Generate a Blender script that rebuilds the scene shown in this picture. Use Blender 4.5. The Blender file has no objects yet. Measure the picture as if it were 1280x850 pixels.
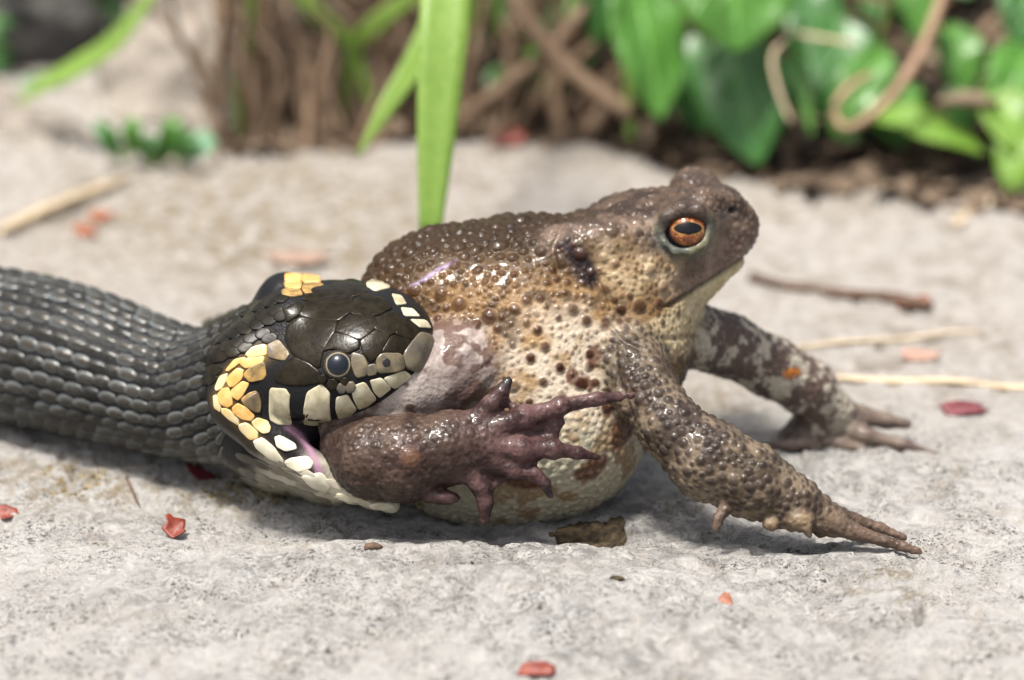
import bpy, math, random
import numpy as np
from mathutils import kdtree, Vector

random.seed(7); RNG = np.random.default_rng(7)
scene = bpy.context.scene
COL = scene.collection

# ------------------------------------------------------------------ camera, sky, sun, exposure
# lengths are thought of in "px": 60 px = 1 cm of the place, 600 px = 1 Blender unit (1 dm)
PX = 600.0; DPX = 3720.0; TH = math.radians(20.0); CT, ST = math.cos(TH), math.sin(TH); GV = -230.0
def to_world(p):
    p = np.asarray(p, float)
    u, v, w = p[..., 0], p[..., 1], p[..., 2]
    return np.stack([u, v*ST + w*CT, v*CT - w*ST - GV*CT], -1)/PX
def from_world(q):
    q = np.asarray(q, float)*PX
    x, y, z = q[..., 0], q[..., 1], q[..., 2] + GV*CT
    return np.stack([x, y*ST + z*CT, y*CT - z*ST], -1)
def F(px, py, w):
    k = 1 + w/DPX
    return np.array([(px-640)*k, (425-py)*k, w], float)

cam = bpy.data.cameras.new('camera'); cam.lens = 36*DPX/1280; cam.sensor_width = 36
cam.clip_start = 0.05; cam.clip_end = 200
co = bpy.data.objects.new('camera', cam); COL.objects.link(co)
co.location = to_world([0, 0, -DPX]); co.rotation_euler = (math.pi/2 - TH, 0, 0)
cam.dof.use_dof = True; cam.dof.focus_distance = (DPX-125)/PX; cam.dof.aperture_fstop = 0.86
scene.camera = co

SUN_EL, SUN_AZ = 72.0, 225.0     # azimuth measured clockwise from +Y (away from the camera)
wd = bpy.data.worlds.new('World'); scene.world = wd; wd.use_nodes = True
nt = wd.node_tree; bg = nt.nodes['Background']; sk = nt.nodes.new('ShaderNodeTexSky')
sk.sky_type = 'NISHITA'; sk.sun_disc = False
sk.sun_elevation = math.radians(SUN_EL); sk.sun_rotation = math.radians(SUN_AZ)
sk.air_density = 0.7; sk.dust_density = 6.0; sk.ozone_density = 0.3
hs = nt.nodes.new('ShaderNodeHueSaturation'); hs.inputs['Saturation'].default_value = 0.5   # thin white haze over the whole sky
nt.links.new(sk.outputs[0], hs.inputs['Color']); nt.links.new(hs.outputs[0], bg.inputs[0]); bg.inputs[1].default_value = 0.11
sl = bpy.data.lights.new('sun', 'SUN'); sl.energy = 3.8; sl.angle = math.radians(10.0); sl.color = (1.0, 0.95, 0.88)
so = bpy.data.objects.new('sun', sl); COL.objects.link(so)
a, e = math.radians(SUN_AZ), math.radians(SUN_EL)
sd = Vector((math.sin(a)*math.cos(e), math.cos(a)*math.cos(e), math.sin(e)))
so.rotation_euler = sd.to_track_quat('Z', 'Y').to_euler(); so.location = sd*20
scene.view_settings.view_transform = 'Standard'; scene.view_settings.look = 'None'
scene.view_settings.gamma = 1; scene.view_settings.exposure = 0.95
scene.render.engine = 'CYCLES'
scene.cycles.max_bounces = 6; scene.cycles.use_denoising = True

# ------------------------------------------------------------------ helpers
def hash3(ix, iy, iz, seed):
    h = (ix.astype(np.int64)*374761393 + iy.astype(np.int64)*668265263 + iz.astype(np.int64)*2147483647 + seed*1274126177) & 0xffffffff
    h = ((h ^ (h >> 13))*1274126177) & 0xffffffff
    h = ((h ^ (h >> 16))*2246822519) & 0xffffffff
    return ((h ^ (h >> 15)) & 0xffffff)/float(0xffffff)
def vnoise(p, scale, seed=0):
    q = np.asarray(p)/scale
    i = np.floor(q); f = q - i; f = f*f*f*(f*(f*6-15)+10); i = i.astype(np.int64)
    r = 0
    for a in (0, 1):
        for b in (0, 1):
            for c in (0, 1):
                wgt = (f[..., 0] if a else 1-f[..., 0])*(f[..., 1] if b else 1-f[..., 1])*(f[..., 2] if c else 1-f[..., 2])
                r = r + wgt*hash3(i[..., 0]+a, i[..., 1]+b, i[..., 2]+c, seed)
    return r*2-1
def fbm(p, scale, octv=4, seed=0, gain=0.5):
    r = 0; amp = 1; tot = 0
    for o in range(octv):
        r = r + amp*vnoise(p, scale, seed+o*17); tot += amp; amp *= gain; scale *= 0.47
    return r/tot
def sstep(a, b, x):
    t = np.clip((x-a)/(b-a), 0, 1); return t*t*(3-2*t)

def mk(name, verts, faces, mat=None, parent=None, smooth=True, col=None, attrs=None, world=False, flip=False, base=None):
    """verts in px frame (or world when world=True). One mesh object; child verts are relative to the parent's base."""
    V = np.asarray(verts, float) if world else to_world(verts)
    off = np.array(base if base is not None else (parent.location if parent else (0, 0, 0)), float)
    pp = parent
    while pp is not None and pp.parent is not None:
        off = off + np.array(pp.parent.location); pp = pp.parent
    V = V - off
    me = bpy.data.meshes.new(name)
    if isinstance(faces, np.ndarray):
        f = faces[:, ::-1] if flip else faces
        n, m = f.shape
        me.vertices.add(len(V)); me.vertices.foreach_set('co', V.astype(np.float32).ravel())
        me.loops.add(n*m); me.loops.foreach_set('vertex_index', f.astype(np.int32).ravel())
        me.polygons.add(n); me.polygons.foreach_set('loop_start', np.arange(0, n*m, m, dtype=np.int32))
        me.update(calc_edges=True); me.validate()
    else:
        me.from_pydata(V.tolist(), [], [tuple(reversed(t)) for t in faces] if flip else faces)
    if smooth: me.polygons.foreach_set('use_smooth', [True]*len(me.polygons))
    if col is not None:
        at = me.color_attributes.new('Col', 'FLOAT_COLOR', 'POINT')
        c4 = np.ones((len(V), 4), np.float32); c4[:, :3] = col; at.data.foreach_set('color', c4.ravel())
    for k, v in (attrs or {}).items():
        at = me.attributes.new(k, 'FLOAT', 'POINT'); at.data.foreach_set('value', np.asarray(v, np.float32))
    me.update()
    if mat: me.materials.append(mat)
    o = bpy.data.objects.new(name, me); COL.objects.link(o)
    if base is not None and parent is None: o.location = base
    if parent: o.parent = parent
    return o
def tag(o, label=None, cat=None, group=None, kind=None):
    if label: o['label'] = label
    if cat: o['category'] = cat
    if group: o['group'] = group
    if kind: o['kind'] = kind
    return o
def thing(name, base, label, cat, group=None):
    o = bpy.data.objects.new(name, None); COL.objects.link(o); o.location = base; o.empty_display_size = 0.05
    return tag(o, label, cat, group)

# ---- materials
class NB:
    def __init__(s, name):
        s.m = bpy.data.materials.new(name); s.m.use_nodes = True; s.t = s.m.node_tree
        s.b = s.t.nodes['Principled BSDF']; s.out = s.t.nodes['Material Output']; s.tc = None
    def n(s, typ, **kw):
        nd = s.t.nodes.new(typ)
        for k, v in kw.items(): setattr(nd, k, v)
        return nd
    def l(s, a, b): s.t.links.new(a, b)
    def set(s, **kw):
        for k, v in kw.items():
            k = k.replace('_', ' ').title() if k not in ('IOR',) else k
            s.b.inputs[{'Ior': 'IOR', 'Specular': 'Specular IOR Level'}.get(k, k)].default_value = v
        return s
    def obj(s):
        if not s.tc: s.tc = s.n('ShaderNodeTexCoord')
        return s.tc.outputs['Object']
    def noise(s, scale, detail=4, rough=0.55, stretch=None, dist=0.0):
        nd = s.n('ShaderNodeTexNoise'); nd.inputs['Scale'].default_value = scale; nd.inputs['Detail'].default_value = detail
        nd.inputs['Roughness'].default_value = rough; nd.inputs['Distortion'].default_value = dist
        if stretch:
            mp = s.n('ShaderNodeMapping'); mp.inputs['Scale'].default_value = stretch; s.l(s.obj(), mp.inputs[0]); s.l(mp.outputs[0], nd.inputs['Vector'])
        else: s.l(s.obj(), nd.inputs['Vector'])
        return nd.outputs['Fac']
    def vor(s, scale, feature='F1'):
        nd = s.n('ShaderNodeTexVoronoi', feature=feature); nd.inputs['Scale'].default_value = scale; s.l(s.obj(), nd.inputs['Vector'])
        return nd.outputs['Distance']
    def ramp(s, fac, stops):
        nd = s.n('ShaderNodeValToRGB'); el = nd.color_ramp.elements
        while len(el) < len(stops): el.new(0.5)
        for e_, (p, c) in zip(el, stops):
            e_.position = p; e_.color = (c, c, c, 1) if isinstance(c, (int, float)) else (*c, 1)
        s.l(fac, nd.inputs[0]); return nd.outputs[0]
    def mix(s, fac, a, b, mode='MIX'):
        nd = s.n('ShaderNodeMix', data_type='RGBA', blend_type=mode)
        for v, i in ((fac, nd.inputs[0]), (a, nd.inputs[6]), (b, nd.inputs[7])):
            if isinstance(v, (int, float)): i.default_value = v
            elif isinstance(v, tuple): i.default_value = (*v, 1)
            else: s.l(v, i)
        return nd.outputs[2]
    def math(s, op, a, b=None):
        nd = s.n('ShaderNodeMath', operation=op)
        for v, i in ((a, nd.inputs[0]), (b, nd.inputs[1])):
            if v is None: continue
            if isinstance(v, (int, float)): i.default_value = v
            else: s.l(v, i)
        return nd.outputs[0]
    def attr(s, name, out='Color'):
        return s.n('ShaderNodeAttribute', attribute_name=name).outputs[out]
    def rnd(s): return s.n('ShaderNodeObjectInfo').outputs['Random']
    def color(s, c): s.l(c, s.b.inputs['Base Color']); return s
    def rough(s, c): s.l(c, s.b.inputs['Roughness']); return s
    def bump(s, h, strength=0.5, dist=0.003):
        b = s.n('ShaderNodeBump'); b.inputs['Strength'].default_value = strength; b.inputs['Distance'].default_value = dist
        s.l(h, b.inputs['Height']); s.l(b.outputs[0], s.b.inputs['Normal']); return s

def m_rock():
    b = NB('limestone'); soil = b.attr('soil', 'Fac'); back = b.attr('warm', 'Fac')
    n1 = b.noise(5, 6, 0.6, dist=0.5); n2 = b.noise(24, 7, 0.68, dist=0.6); n3 = b.noise(85, 5, 0.7); n4 = b.noise(72, 5, 0.78, stretch=(1, 1.7, 1)); n5 = b.noise(170, 3, 0.7)
    n6 = b.noise(34, 9, 0.8, dist=0.4); n7 = b.noise(13, 9, 0.78, dist=0.9); clus = b.ramp(b.noise(9, 4, 0.6, dist=0.6), [(0.40, 0.05), (0.60, 1.0)])
    c = b.ramp(n1, [(0.30, (0.73, 0.695, 0.645)), (0.5, (0.84, 0.81, 0.765)), (0.72, (0.87, 0.855, 0.825))])
    c = b.mix(b.ramp(n2, [(0.50, 0.0), (0.66, 0.6)]), c, (0.55, 0.53, 0.50))
    c = b.mix(b.ramp(n7, [(0.53, 0.0), (0.64, 0.7)]), c, (0.42, 0.41, 0.395))
    c = b.mix(b.math('MULTIPLY', clus, b.ramp(n6, [(0.55, 0.0), (0.60, 0.75)])), c, (0.27, 0.26, 0.25))
    c = b.mix(b.ramp(n3, [(0.54, 0.0), (0.58, 0.8)]), c, (0.90, 0.885, 0.86))
    c = b.mix(b.math('MULTIPLY', clus, b.ramp(n4, [(0.555, 0.0), (0.58, 1.0)])), c, (0.06, 0.058, 0.055))
    c = b.mix(b.math('MULTIPLY', clus, b.ramp(n5, [(0.575, 0.0), (0.60, 1.0)])), c, (0.05, 0.048, 0.045))
    st0 = b.ramp(b.noise(6, 5, 0.6, dist=1.2), [(0.58, 0.0), (0.72, 0.45)]); c = b.mix(st0, c, (0.50, 0.39, 0.27))
    wc = b.mix(b.ramp(n2, [(0.40, 0.0), (0.60, 1.0)]), (0.56, 0.50, 0.44), (0.82, 0.77, 0.71))
    wc = b.mix(b.ramp(b.noise(8, 4, 0.6, dist=0.8), [(0.52, 0.0), (0.64, 0.75)]), wc, (0.36, 0.29, 0.215))
    wc = b.mix(b.ramp(b.noise(14, 4, 0.6), [(0.55, 0.0), (0.66, 0.7)]), wc, (0.84, 0.80, 0.75))
    c = b.mix(b.math('MULTIPLY', back, 0.85), c, wc)
    och = b.attr('ochre', 'Fac'); ocn = b.ramp(b.noise(30, 5, 0.7), [(0.46, 0.0), (0.58, 0.85)])
    c = b.mix(b.math('MULTIPLY', och, ocn), c, (0.34, 0.25, 0.12))
    gr = b.attr('grey', 'Fac')
    c = b.mix(b.math('MULTIPLY', gr, b.ramp(n2, [(0.40, 0.0), (0.60, 0.7)])), c, (0.30, 0.29, 0.275))
    sc = b.mix(b.noise(30, 5, 0.7), (0.010, 0.007, 0.005), (0.065, 0.046, 0.032))
    c = b.mix(soil, c, sc)
    b.color(c); b.set(roughness=0.85, specular=0.25)
    h = b.math('ADD', b.math('MULTIPLY', n2, 1.2), b.math('ADD', b.math('ADD', b.math('MULTIPLY', n3, 0.5), b.math('MULTIPLY', n6, 1.0)), b.math('MULTIPLY', n4, 0.25)))
    b.bump(h, 1.0, 0.04)
    return b.m
def m_simple(name, c1, c2, rough=0.5, scale=20, bump=0.3, bdist=0.004, spec=0.5, coat=0.0, transl=0.0, var=0.0, stretch=None, coatr=0.15):
    b = NB(name); n = b.noise(scale, 5, 0.6, stretch=stretch)
    c = b.mix(b.ramp(n, [(0.35, 0.0), (0.65, 1.0)]), c1, c2)
    if var:
        c = b.mix(b.math('MULTIPLY', b.rnd(), var), c, tuple(x*0.45 for x in c1))
    b.color(c).set(roughness=rough, specular=spec)
    b.b.inputs['Coat Weight'].default_value = coat; b.b.inputs['Coat Roughness'].default_value = coatr
    if bump: b.bump(n, bump, bdist)
    if transl:
        tr = b.n('ShaderNodeBsdfTranslucent'); b.l(b.mix(0.5, c, (0.35, 0.5, 0.05)), tr.inputs[0])
        mx = b.n('ShaderNodeMixShader'); mx.inputs[0].default_value = transl
        b.l(b.b.outputs[0], mx.inputs[1]); b.l(tr.outputs[0], mx.inputs[2]); b.l(mx.outputs[0], b.out.inputs[0])
    return b.m
def m_leaf(name, c1, c2, rough=0.35, transl=0.3):
    b = NB(name); ax = b.attr('across', 'Fac'); al = b.attr('along', 'Fac')
    # side veins run obliquely from the midrib
    ph = b.math('SINE', b.math('MULTIPLY', b.math('SUBTRACT', al, b.math('MULTIPLY', b.math('ABSOLUTE', ax), 0.35)), 46.0))
    vein = b.ramp(ph, [(0.80, 0.0), (1.0, 0.55)]); mid = b.ramp(b.math('ABSOLUTE', ax), [(0.03, 0.8), (0.09, 0.0)])
    n = b.noise(14, 5, 0.6)
    c = b.mix(b.ramp(n, [(0.35, 0.0), (0.65, 1.0)]), c1, c2)
    vv = b.math('MAXIMUM', vein, mid)
    c = b.mix(vv, c, tuple(min(1, x*1.7+0.03) for x in c2))
    b.color(c).set(roughness=rough)
    b.bump(b.math('SUBTRACT', b.math('MULTIPLY', b.noise(40, 3, 0.6), 0.5), vv), 0.5, 0.01)
    tr = b.n('ShaderNodeBsdfTranslucent'); b.l(b.mix(0.5, c, (0.30, 0.45, 0.04)), tr.inputs[0])
    mx = b.n('ShaderNodeMixShader'); mx.inputs[0].default_value = transl
    b.l(b.b.outputs[0], mx.inputs[1]); b.l(tr.outputs[0], mx.inputs[2]); b.l(mx.outputs[0], b.out.inputs[0])
    return b.m

# ---- signed distance modelling
def rotm(f, up):
    f = np.array(f, float); f /= np.linalg.norm(f); up = np.array(up, float); up -= f*(up@f); up /= np.linalg.norm(up)
    return np.stack([f, up, np.cross(f, up)], 1)
I3 = np.eye(3)
class Ell:
    def __init__(s, c, r, R=I3, k=20): s.c = F(*c); s.r = np.array(r, float); s.R = R; s.k = k; s.pad = s.r.max()
    def box(s): return s.c-s.pad, s.c+s.pad
    def d(s, p):
        q = (p-s.c)@s.R; k0 = np.sqrt(((q/s.r)**2).sum(-1)); k1 = np.sqrt(((q/s.r**2)**2).sum(-1))+1e-9
        return k0*(k0-1)/k1
class Cone:
    def __init__(s, a, b, k=12): s.a = F(*a[:3]); s.b = F(*b[:3]); s.ra = a[3]; s.rb = b[3]; s.k = k
    def box(s):
        m = max(s.ra, s.rb); return np.minimum(s.a, s.b)-m, np.maximum(s.a, s.b)+m
    def d(s, p):
        ba = s.b-s.a; pa = p-s.a; h = np.clip((pa@ba)/(ba@ba), 0, 1)
        return np.sqrt(((pa-h[..., None]*ba)**2).sum(-1)) - (s.ra + h*(s.rb-s.ra))
def chain(pts, k=12): return [Cone(pts[i], pts[i+1], k) for i in range(len(pts)-1)]
class Cut:            # half space kept where dot(p-c,n) > 0
    def __init__(s, c, n): s.c = F(*c); s.n = np.array(n, float)/np.linalg.norm(n)
    def apply(s, d, p): return np.maximum(d, -((p-s.c)@s.n))
class Sub:
    def __init__(s, prim, k): s.p = prim; s.k = k
    def apply(s, d, p):
        b = -s.p.d(p); h = np.maximum(s.k-np.abs(d-b), 0)/s.k
        return np.maximum(d, b)+h*h*s.k/4
def smin(a, b, k):
    h = np.maximum(k-np.abs(a-b), 0)/k
    return np.minimum(a, b)-h*h*k/4
class Shape:
    def __init__(s, groups): s.g = groups            # list of (name, k, [prims and modifiers])
    def geval(s, p, name):
        for n, k, pr in s.g:
            if n == name:
                d = None
                for q in pr:
                    if hasattr(q, 'apply'): d = q.apply(d, p)
                    else: d = q.d(p) if d is None else smin(d, q.d(p), q.k)
                return d
    def eval(s, p):
        D = None
        for n, k, pr in s.g:
            d = s.geval(p, n)
            D = d if D is None else smin(D, d, k)
        return D
    def normal(s, p, e=1.5):
        g = np.stack([s.eval(p+np.eye(3)[i]*e)-s.eval(p-np.eye(3)[i]*e) for i in range(3)], -1)
        return g/(np.linalg.norm(g, axis=-1, keepdims=True)+1e-9)
    def mesh(s, h):
        los, his = [], []
        for n, k, pr in s.g:
            for q in pr:
                if hasattr(q, 'box'): lo, hi = q.box(); los.append(lo); his.append(hi)
        lo = np.min(los, 0)-4*h; hi = np.max(his, 0)+4*h
        N = np.ceil((hi-lo)/h).astype(int)+1
        ax = [(lo[i]+h*np.arange(N[i])).astype(np.float32) for i in range(3)]
        D = np.full(N, 1e3, np.float32)
        for n, k, pr in s.g:
            G = np.full(N, 1e3, np.float32)
            gl, gh = N.copy(), np.zeros(3, int)
            for q in pr:
                if hasattr(q, 'box'): bl, bh = q.box()
                else: bl, bh = (q.p.box() if hasattr(q, 'p') else (lo, hi))
                i0 = np.clip(((bl-35-lo)/h).astype(int), 0, N-1); i1 = np.clip(((bh+35-lo)/h).astype(int)+1, 1, N)
                sl_ = tuple(slice(a_, b_) for a_, b_ in zip(i0, i1))
                P = np.stack(np.meshgrid(*[ax[i][sl_[i]] for i in range(3)], indexing='ij'), -1).astype(np.float32)
                if hasattr(q, 'apply'): G[sl_] = q.apply(G[sl_], P)
                else: G[sl_] = smin(G[sl_], q.d(P).astype(np.float32), q.k)
            D = smin(D, G, k)
        return surface_nets(D, lo, h)
def surface_nets(d, lo, h):
    s = d < 0
    n = np.array(d.shape)-1
    def cr(a, o): return a[o[0]:o[0]+n[0], o[1]:o[1]+n[1], o[2]:o[2]+n[2]]
    offs = [(i, j, k) for i in (0, 1) for j in (0, 1) for k in (0, 1)]
    c = sum(cr(s, o).astype(np.int8) for o in offs)
    act = (c > 0) & (c < 8); idx = np.full(act.shape, -1, np.int64); idx[act] = np.arange(act.sum())
    I = np.stack(np.nonzero(act), -1)
    val = {o: d[I[:, 0]+o[0], I[:, 1]+o[1], I[:, 2]+o[2]] for o in offs}
    acc = np.zeros((len(I), 3)); cnt = np.zeros(len(I))
    for o in offs:
        for a_ in range(3):
            if o[a_]: continue
            o2 = tuple(1 if i == a_ else o[i] for i in range(3))
            va, vb = val[o], val[o2]; m = (va < 0) != (vb < 0)
            t = np.where(m, va/np.where(m, va-vb, 1), 0)
            pos = np.tile(np.array(o, float), (len(I), 1)); pos[:, a_] += t
            acc += pos*m[:, None]; cnt += m
    V = lo + h*(I + acc/cnt[:, None])
    Q = []
    for a_ in range(3):
        b_, c_ = (a_+1) % 3, (a_+2) % 3
        sh = [slice(None)]*3; sh2 = [slice(None)]*3; sh[a_] = slice(0, -1); sh2[a_] = slice(1, None)
        s0, s1 = s[tuple(sh)], s[tuple(sh2)]
        E = np.stack(np.nonzero(s0 != s1), -1)
        E = E[(E[:, b_] > 0) & (E[:, c_] > 0) & (E[:, b_] < n[b_]) & (E[:, c_] < n[c_])]
        def cell(db, dc):
            q = E.copy(); q[:, b_] += db; q[:, c_] += dc; return idx[q[:, 0], q[:, 1], q[:, 2]]
        f = np.stack([cell(-1, -1), cell(0, -1), cell(0, 0), cell(-1, 0)], -1)
        ins = s0[E[:, 0], E[:, 1], E[:, 2]]
        f[~ins] = f[~ins][:, ::-1]; Q.append(f)
    return V, np.concatenate(Q)
def vnormals(V, Q):
    fn = np.cross(V[Q[:, 2]]-V[Q[:, 0]], V[Q[:, 3]]-V[Q[:, 1]]); N = np.zeros_like(V)
    for i in range(3):
        for j in range(4): N[:, i] += np.bincount(Q[:, j], fn[:, i], len(V))
    return N/(np.linalg.norm(N, axis=1, keepdims=True)+1e-12)
def subdivide(V, Q, levels=1):
    """Catmull-Clark; returns positions, outward normals, quads"""
    V = V.astype(float)
    for _ in range(levels):
        n = len(V); nf = len(Q); fp = V[Q].mean(1)
        E = np.stack([Q, np.roll(Q, -1, 1)], -1).reshape(-1, 2); key = E.min(1)*n+E.max(1)
        uk, inv = np.unique(key, return_inverse=True); ea, eb = uk//n, uk % n; ne = len(uk)
        fi = np.repeat(np.arange(nf), 4); cnt = np.bincount(inv, minlength=ne)
        fs = np.stack([np.bincount(inv, fp[fi, i], ne) for i in range(3)], -1)
        mid = (V[ea]+V[eb])/2; ep = (mid+fs/cnt[:, None])/2
        vn = np.bincount(Q.ravel(), minlength=n)[:, None]; vf = np.stack([np.bincount(Q.ravel(), fp[fi, i], n) for i in range(3)], -1)/vn
        en = np.bincount(np.concatenate([ea, eb]), minlength=n)[:, None]
        ve = np.stack([np.bincount(ea, mid[:, i], n)+np.bincount(eb, mid[:, i], n) for i in range(3)], -1)/en
        vp = (vf+2*ve+(vn-3)*V)/vn
        ei = inv.reshape(-1, 4)+n; fc = np.arange(nf)+n+ne
        Qn = np.stack([np.stack([Q[:, j], ei[:, j], fc, ei[:, (j+3) % 4]], -1) for j in range(4)], 1).reshape(-1, 4)
        V = np.concatenate([vp, ep, fp]); Q = Qn
    return V, vnormals(V, Q), Q

def smooth_path(pts, n=40):
    """Catmull-Rom through rows of any width"""
    P = np.array(pts, float); P = np.vstack([2*P[0]-P[1], P, 2*P[-1]-P[-2]])
    out = []; m = len(P)-3
    for t in np.linspace(0, m-1e-6, n):
        i = int(t); f = t-i; p0, p1, p2, p3 = P[i:i+4]
        out.append(0.5*((2*p1)+(-p0+p2)*f+(2*p0-5*p1+4*p2-p3)*f*f+(-p0+3*p1-3*p2+p3)*f**3))
    return np.array(out)
def tube(name, pts, radii, mat, parent=None, sides=8, n=24, world=False, base=None, squash=1.0, jitter=0.0, seed=0):
    P = smooth_path(np.hstack([np.array(pts, float), np.array(radii, float)[:, None]]), n); C, R = P[:, :3], np.maximum(P[:, 3], 1e-4)
    T = np.gradient(C, axis=0); T /= np.linalg.norm(T, axis=1, keepdims=True)+1e-12
    ref = np.array([0.2, 0.9, 0.35]); V = []
    rg = np.random.default_rng(seed)
    for i in range(n):
        a_ = np.cross(T[i], ref); a_ /= np.linalg.norm(a_)+1e-12; b_ = np.cross(a_, T[i])
        for k in range(sides):
            t = 2*math.pi*k/sides; rr = R[i]*(1+jitter*rg.normal())
            V.append(C[i]+rr*(math.cos(t)*a_+squash*math.sin(t)*b_))
    Q = [(i*sides+k, i*sides+(k+1) % sides, (i+1)*sides+(k+1) % sides, (i+1)*sides+k) for i in range(n-1) for k in range(sides)]
    Q += [tuple(range(sides-1, -1, -1)), tuple((n-1)*sides+k for k in range(sides))]
    return mk(name, V, Q, mat, parent, world=world, base=base)
def blade(name, mid, widths, mat, parent=None, facing=(0, 0, -1), fold=0.25, n=28, m=6, base=None, wave=0.0, seed=0, thick=1.5, twist=0.0):
    """a leaf or grass blade: strip along mid with given full widths; 'facing' is the direction its upper face looks to"""
    P = smooth_path(np.hstack([np.array(mid, float), np.array(widths, float)[:, None]]), n); C, W = P[:, :3], np.maximum(P[:, 3], 0.3)
    T = np.gradient(C, axis=0); T /= np.linalg.norm(T, axis=1, keepdims=True)
    f0 = np.array(facing, float); V = []; al = []; ac = []
    for side in (0, 1):
        for i in range(n):
            s_ = np.cross(T[i], f0); s_ /= np.linalg.norm(s_)+1e-9; nn = np.cross(s_, T[i])
            tw = twist*i/n; s2 = s_*math.cos(tw)+nn*math.sin(tw); nn2 = -s_*math.sin(tw)+nn*math.cos(tw)
            for j in range(m+1):
                t = 2*j/m-1
                z = fold*abs(t)*W[i]/2 + wave*W[i]*math.sin(3.1*t+i*0.55+seed)*0.5*abs(t)
                V.append(C[i]+s2*t*W[i]/2+nn2*(z-(thick if side else 0))); al.append(i/(n-1)); ac.append(t)
    Q = []; S = n*(m+1)
    for i in range(n-1):
        for j in range(m):
            a_ = i*(m+1)+j; Q.append((a_, a_+1, a_+m+2, a_+m+1)); Q.append((S+a_, S+a_+m+1, S+a_+m+2, S+a_+1))
    for i in range(n-1):
        for j in (0, m):
            a_ = i*(m+1)+j; q = (a_, a_+m+1, S+a_+m+1, S+a_); Q.append(q if j == 0 else q[::-1])
    for i in (0, n-1):
        for j in range(m):
            a_ = i*(m+1)+j; q = (a_, S+a_, S+a_+1, a_+1); Q.append(q if i == 0 else q[::-1])
    return mk(name, V, Q, mat, parent, attrs={'along': al, 'across': ac}, base=base)
def dist_poly(xy, line):
    """distance from points to a 2d polyline"""
    line = np.array(line, float); best = np.full(len(xy), 1e9)
    for a_, b_ in zip(line[:-1], line[1:]):
        ba = b_-a_; pa = xy-a_; t = np.clip((pa@ba)/(ba@ba), 0, 1)
        best = np.minimum(best, np.linalg.norm(pa-t[:, None]*ba, axis=1))
    return best

# ------------------------------------------------------------------ ground: the limestone slab and the soil behind it
def plane_at(px, py, z=0.0):
    """world point on the level z seen at a pixel"""
    t = (py-425); w = 0.0
    # v = -t(1+w/D) and v*CT - w*ST = GV*CT + z
    w = (-t*CT - GV*CT - z*PX)/(ST + t*CT/DPX)
    w = max(min(w, 9000), -1500)
    return to_world(F(px, py, w))
EDGE_W = np.array([plane_at(x, y)[:2] for x, y in [(-900, 40), (0, 35), (150, 20), (262, 30), (292, 196), (430, 190), (560, 166), (740, 168), (850, 205), (1000, 232), (1150, 252), (1280, 262), (1900, 280)]])
CREST = np.array([plane_at(x, y, 0.055)[:2] for x, y in [(-600, 700), (0, 690), (180, 686), (330, 700), (480, 716), (620, 735), (760, 752), (900, 765), (1060, 782), (1300, 800), (1800, 830)]])
STEP = np.array([plane_at(x, y, 0.03)[:2] for x, y in [(1062, 700), (1105, 716), (1140, 745), (1158, 770), (1120, 790), (1092, 800)]])
def gz(x, y):
    x = np.asarray(x, float); y = np.asarray(y, float)
    p = np.stack([x, y, np.zeros_like(x)], -1)*PX
    yc = np.interp(x, CREST[:, 0], CREST[:, 1]) + 14/PX*fbm(p*np.array([1, 0, 0]), 90, 3, 5)
    t = (y-yc)*PX
    ch = 15+9*fbm(p*np.array([1, 0, 0]), 160, 2, 7); z = ch*np.exp(-(t/60)**2)*(t < 0) + ch*np.exp(-(t/11)**2)*(t >= 0)          # crest of the near ledge
    z = z - 10*sstep(-20, -500, t)
    z = z + 8*fbm(p, 190, 4, 11) + 7.0*((1-np.abs(fbm(p, 85, 4, 23)))**2-0.7) + 3.4*fbm(p, 24, 4, 31, 0.65) - 7.0*sstep(0.14, 0.42, fbm(p, 30, 3, 33)) - 6*sstep(0.05, 0.0, np.abs(fbm(p*np.array([1, 1.6, 1]), 150, 4, 37)))*sstep(0.0, 0.2, fbm(p, 300, 2, 39))
    xe = np.interp(y, STEP[::-1, 1], STEP[::-1, 0]) + 10/PX*fbm(p, 30, 3, 43)                # broken edge of a flake at the right
    wy = sstep(STEP[-1, 1]-0.06, STEP[-1, 1]+0.02, y)*sstep(STEP[0, 1]+0.05, STEP[0, 1]-0.03, y)
    z = z + 20*wy*sstep(0.006, -0.006, x-xe)*np.exp(-np.clip(xe-x, 0, 9)/0.28) - 9*wy*np.exp(-((x-xe-0.010)/0.010)**2)
    # layered little steps in the stone
    st_ = fbm(p, 260, 3, 41)*4; fr = st_-np.floor(st_); z = z + 5*(np.floor(st_)+sstep(0.42, 0.58, fr))*0.5
    fw = np.clip(1-np.abs((x+0.27)*PX-0)/520, 0, 1)
    z = z + (14+22*sstep(0, 0.6, fw))*sstep(8/PX, -120/PX, y+0.205)*1.0                    # the slab rises a little towards the viewer
    far = sstep(0.35, 1.6, y)
    z = z + far*(22*fbm(p, 330, 4, 51) + 14*fbm(p, 110, 3, 61) + 7*fbm(p, 50, 3, 63))
    ye = np.interp(x, EDGE_W[:, 0], EDGE_W[:, 1]) + 110/PX*fbm(p, 170, 4, 71, 0.6)
    s = sstep(-0.04, 0.10, y-ye)
    z = z*(1-s) + s*(-45 + 30*fbm(p, 120, 4, 81) + 0.22*np.clip(y-ye, 0, 6)*PX)
    # small pits
    return z/PX
def soil_mask(x, y):
    p = np.stack([x, y, np.zeros_like(x)], -1)*PX
    ye = np.interp(x, EDGE_W[:, 0], EDGE_W[:, 1]) + 110/PX*fbm(p, 170, 4, 71, 0.6)
    return sstep(-0.03, 0.05, y-ye + 0.05*fbm(p, 40, 3, 91))
GRID = {}
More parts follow.
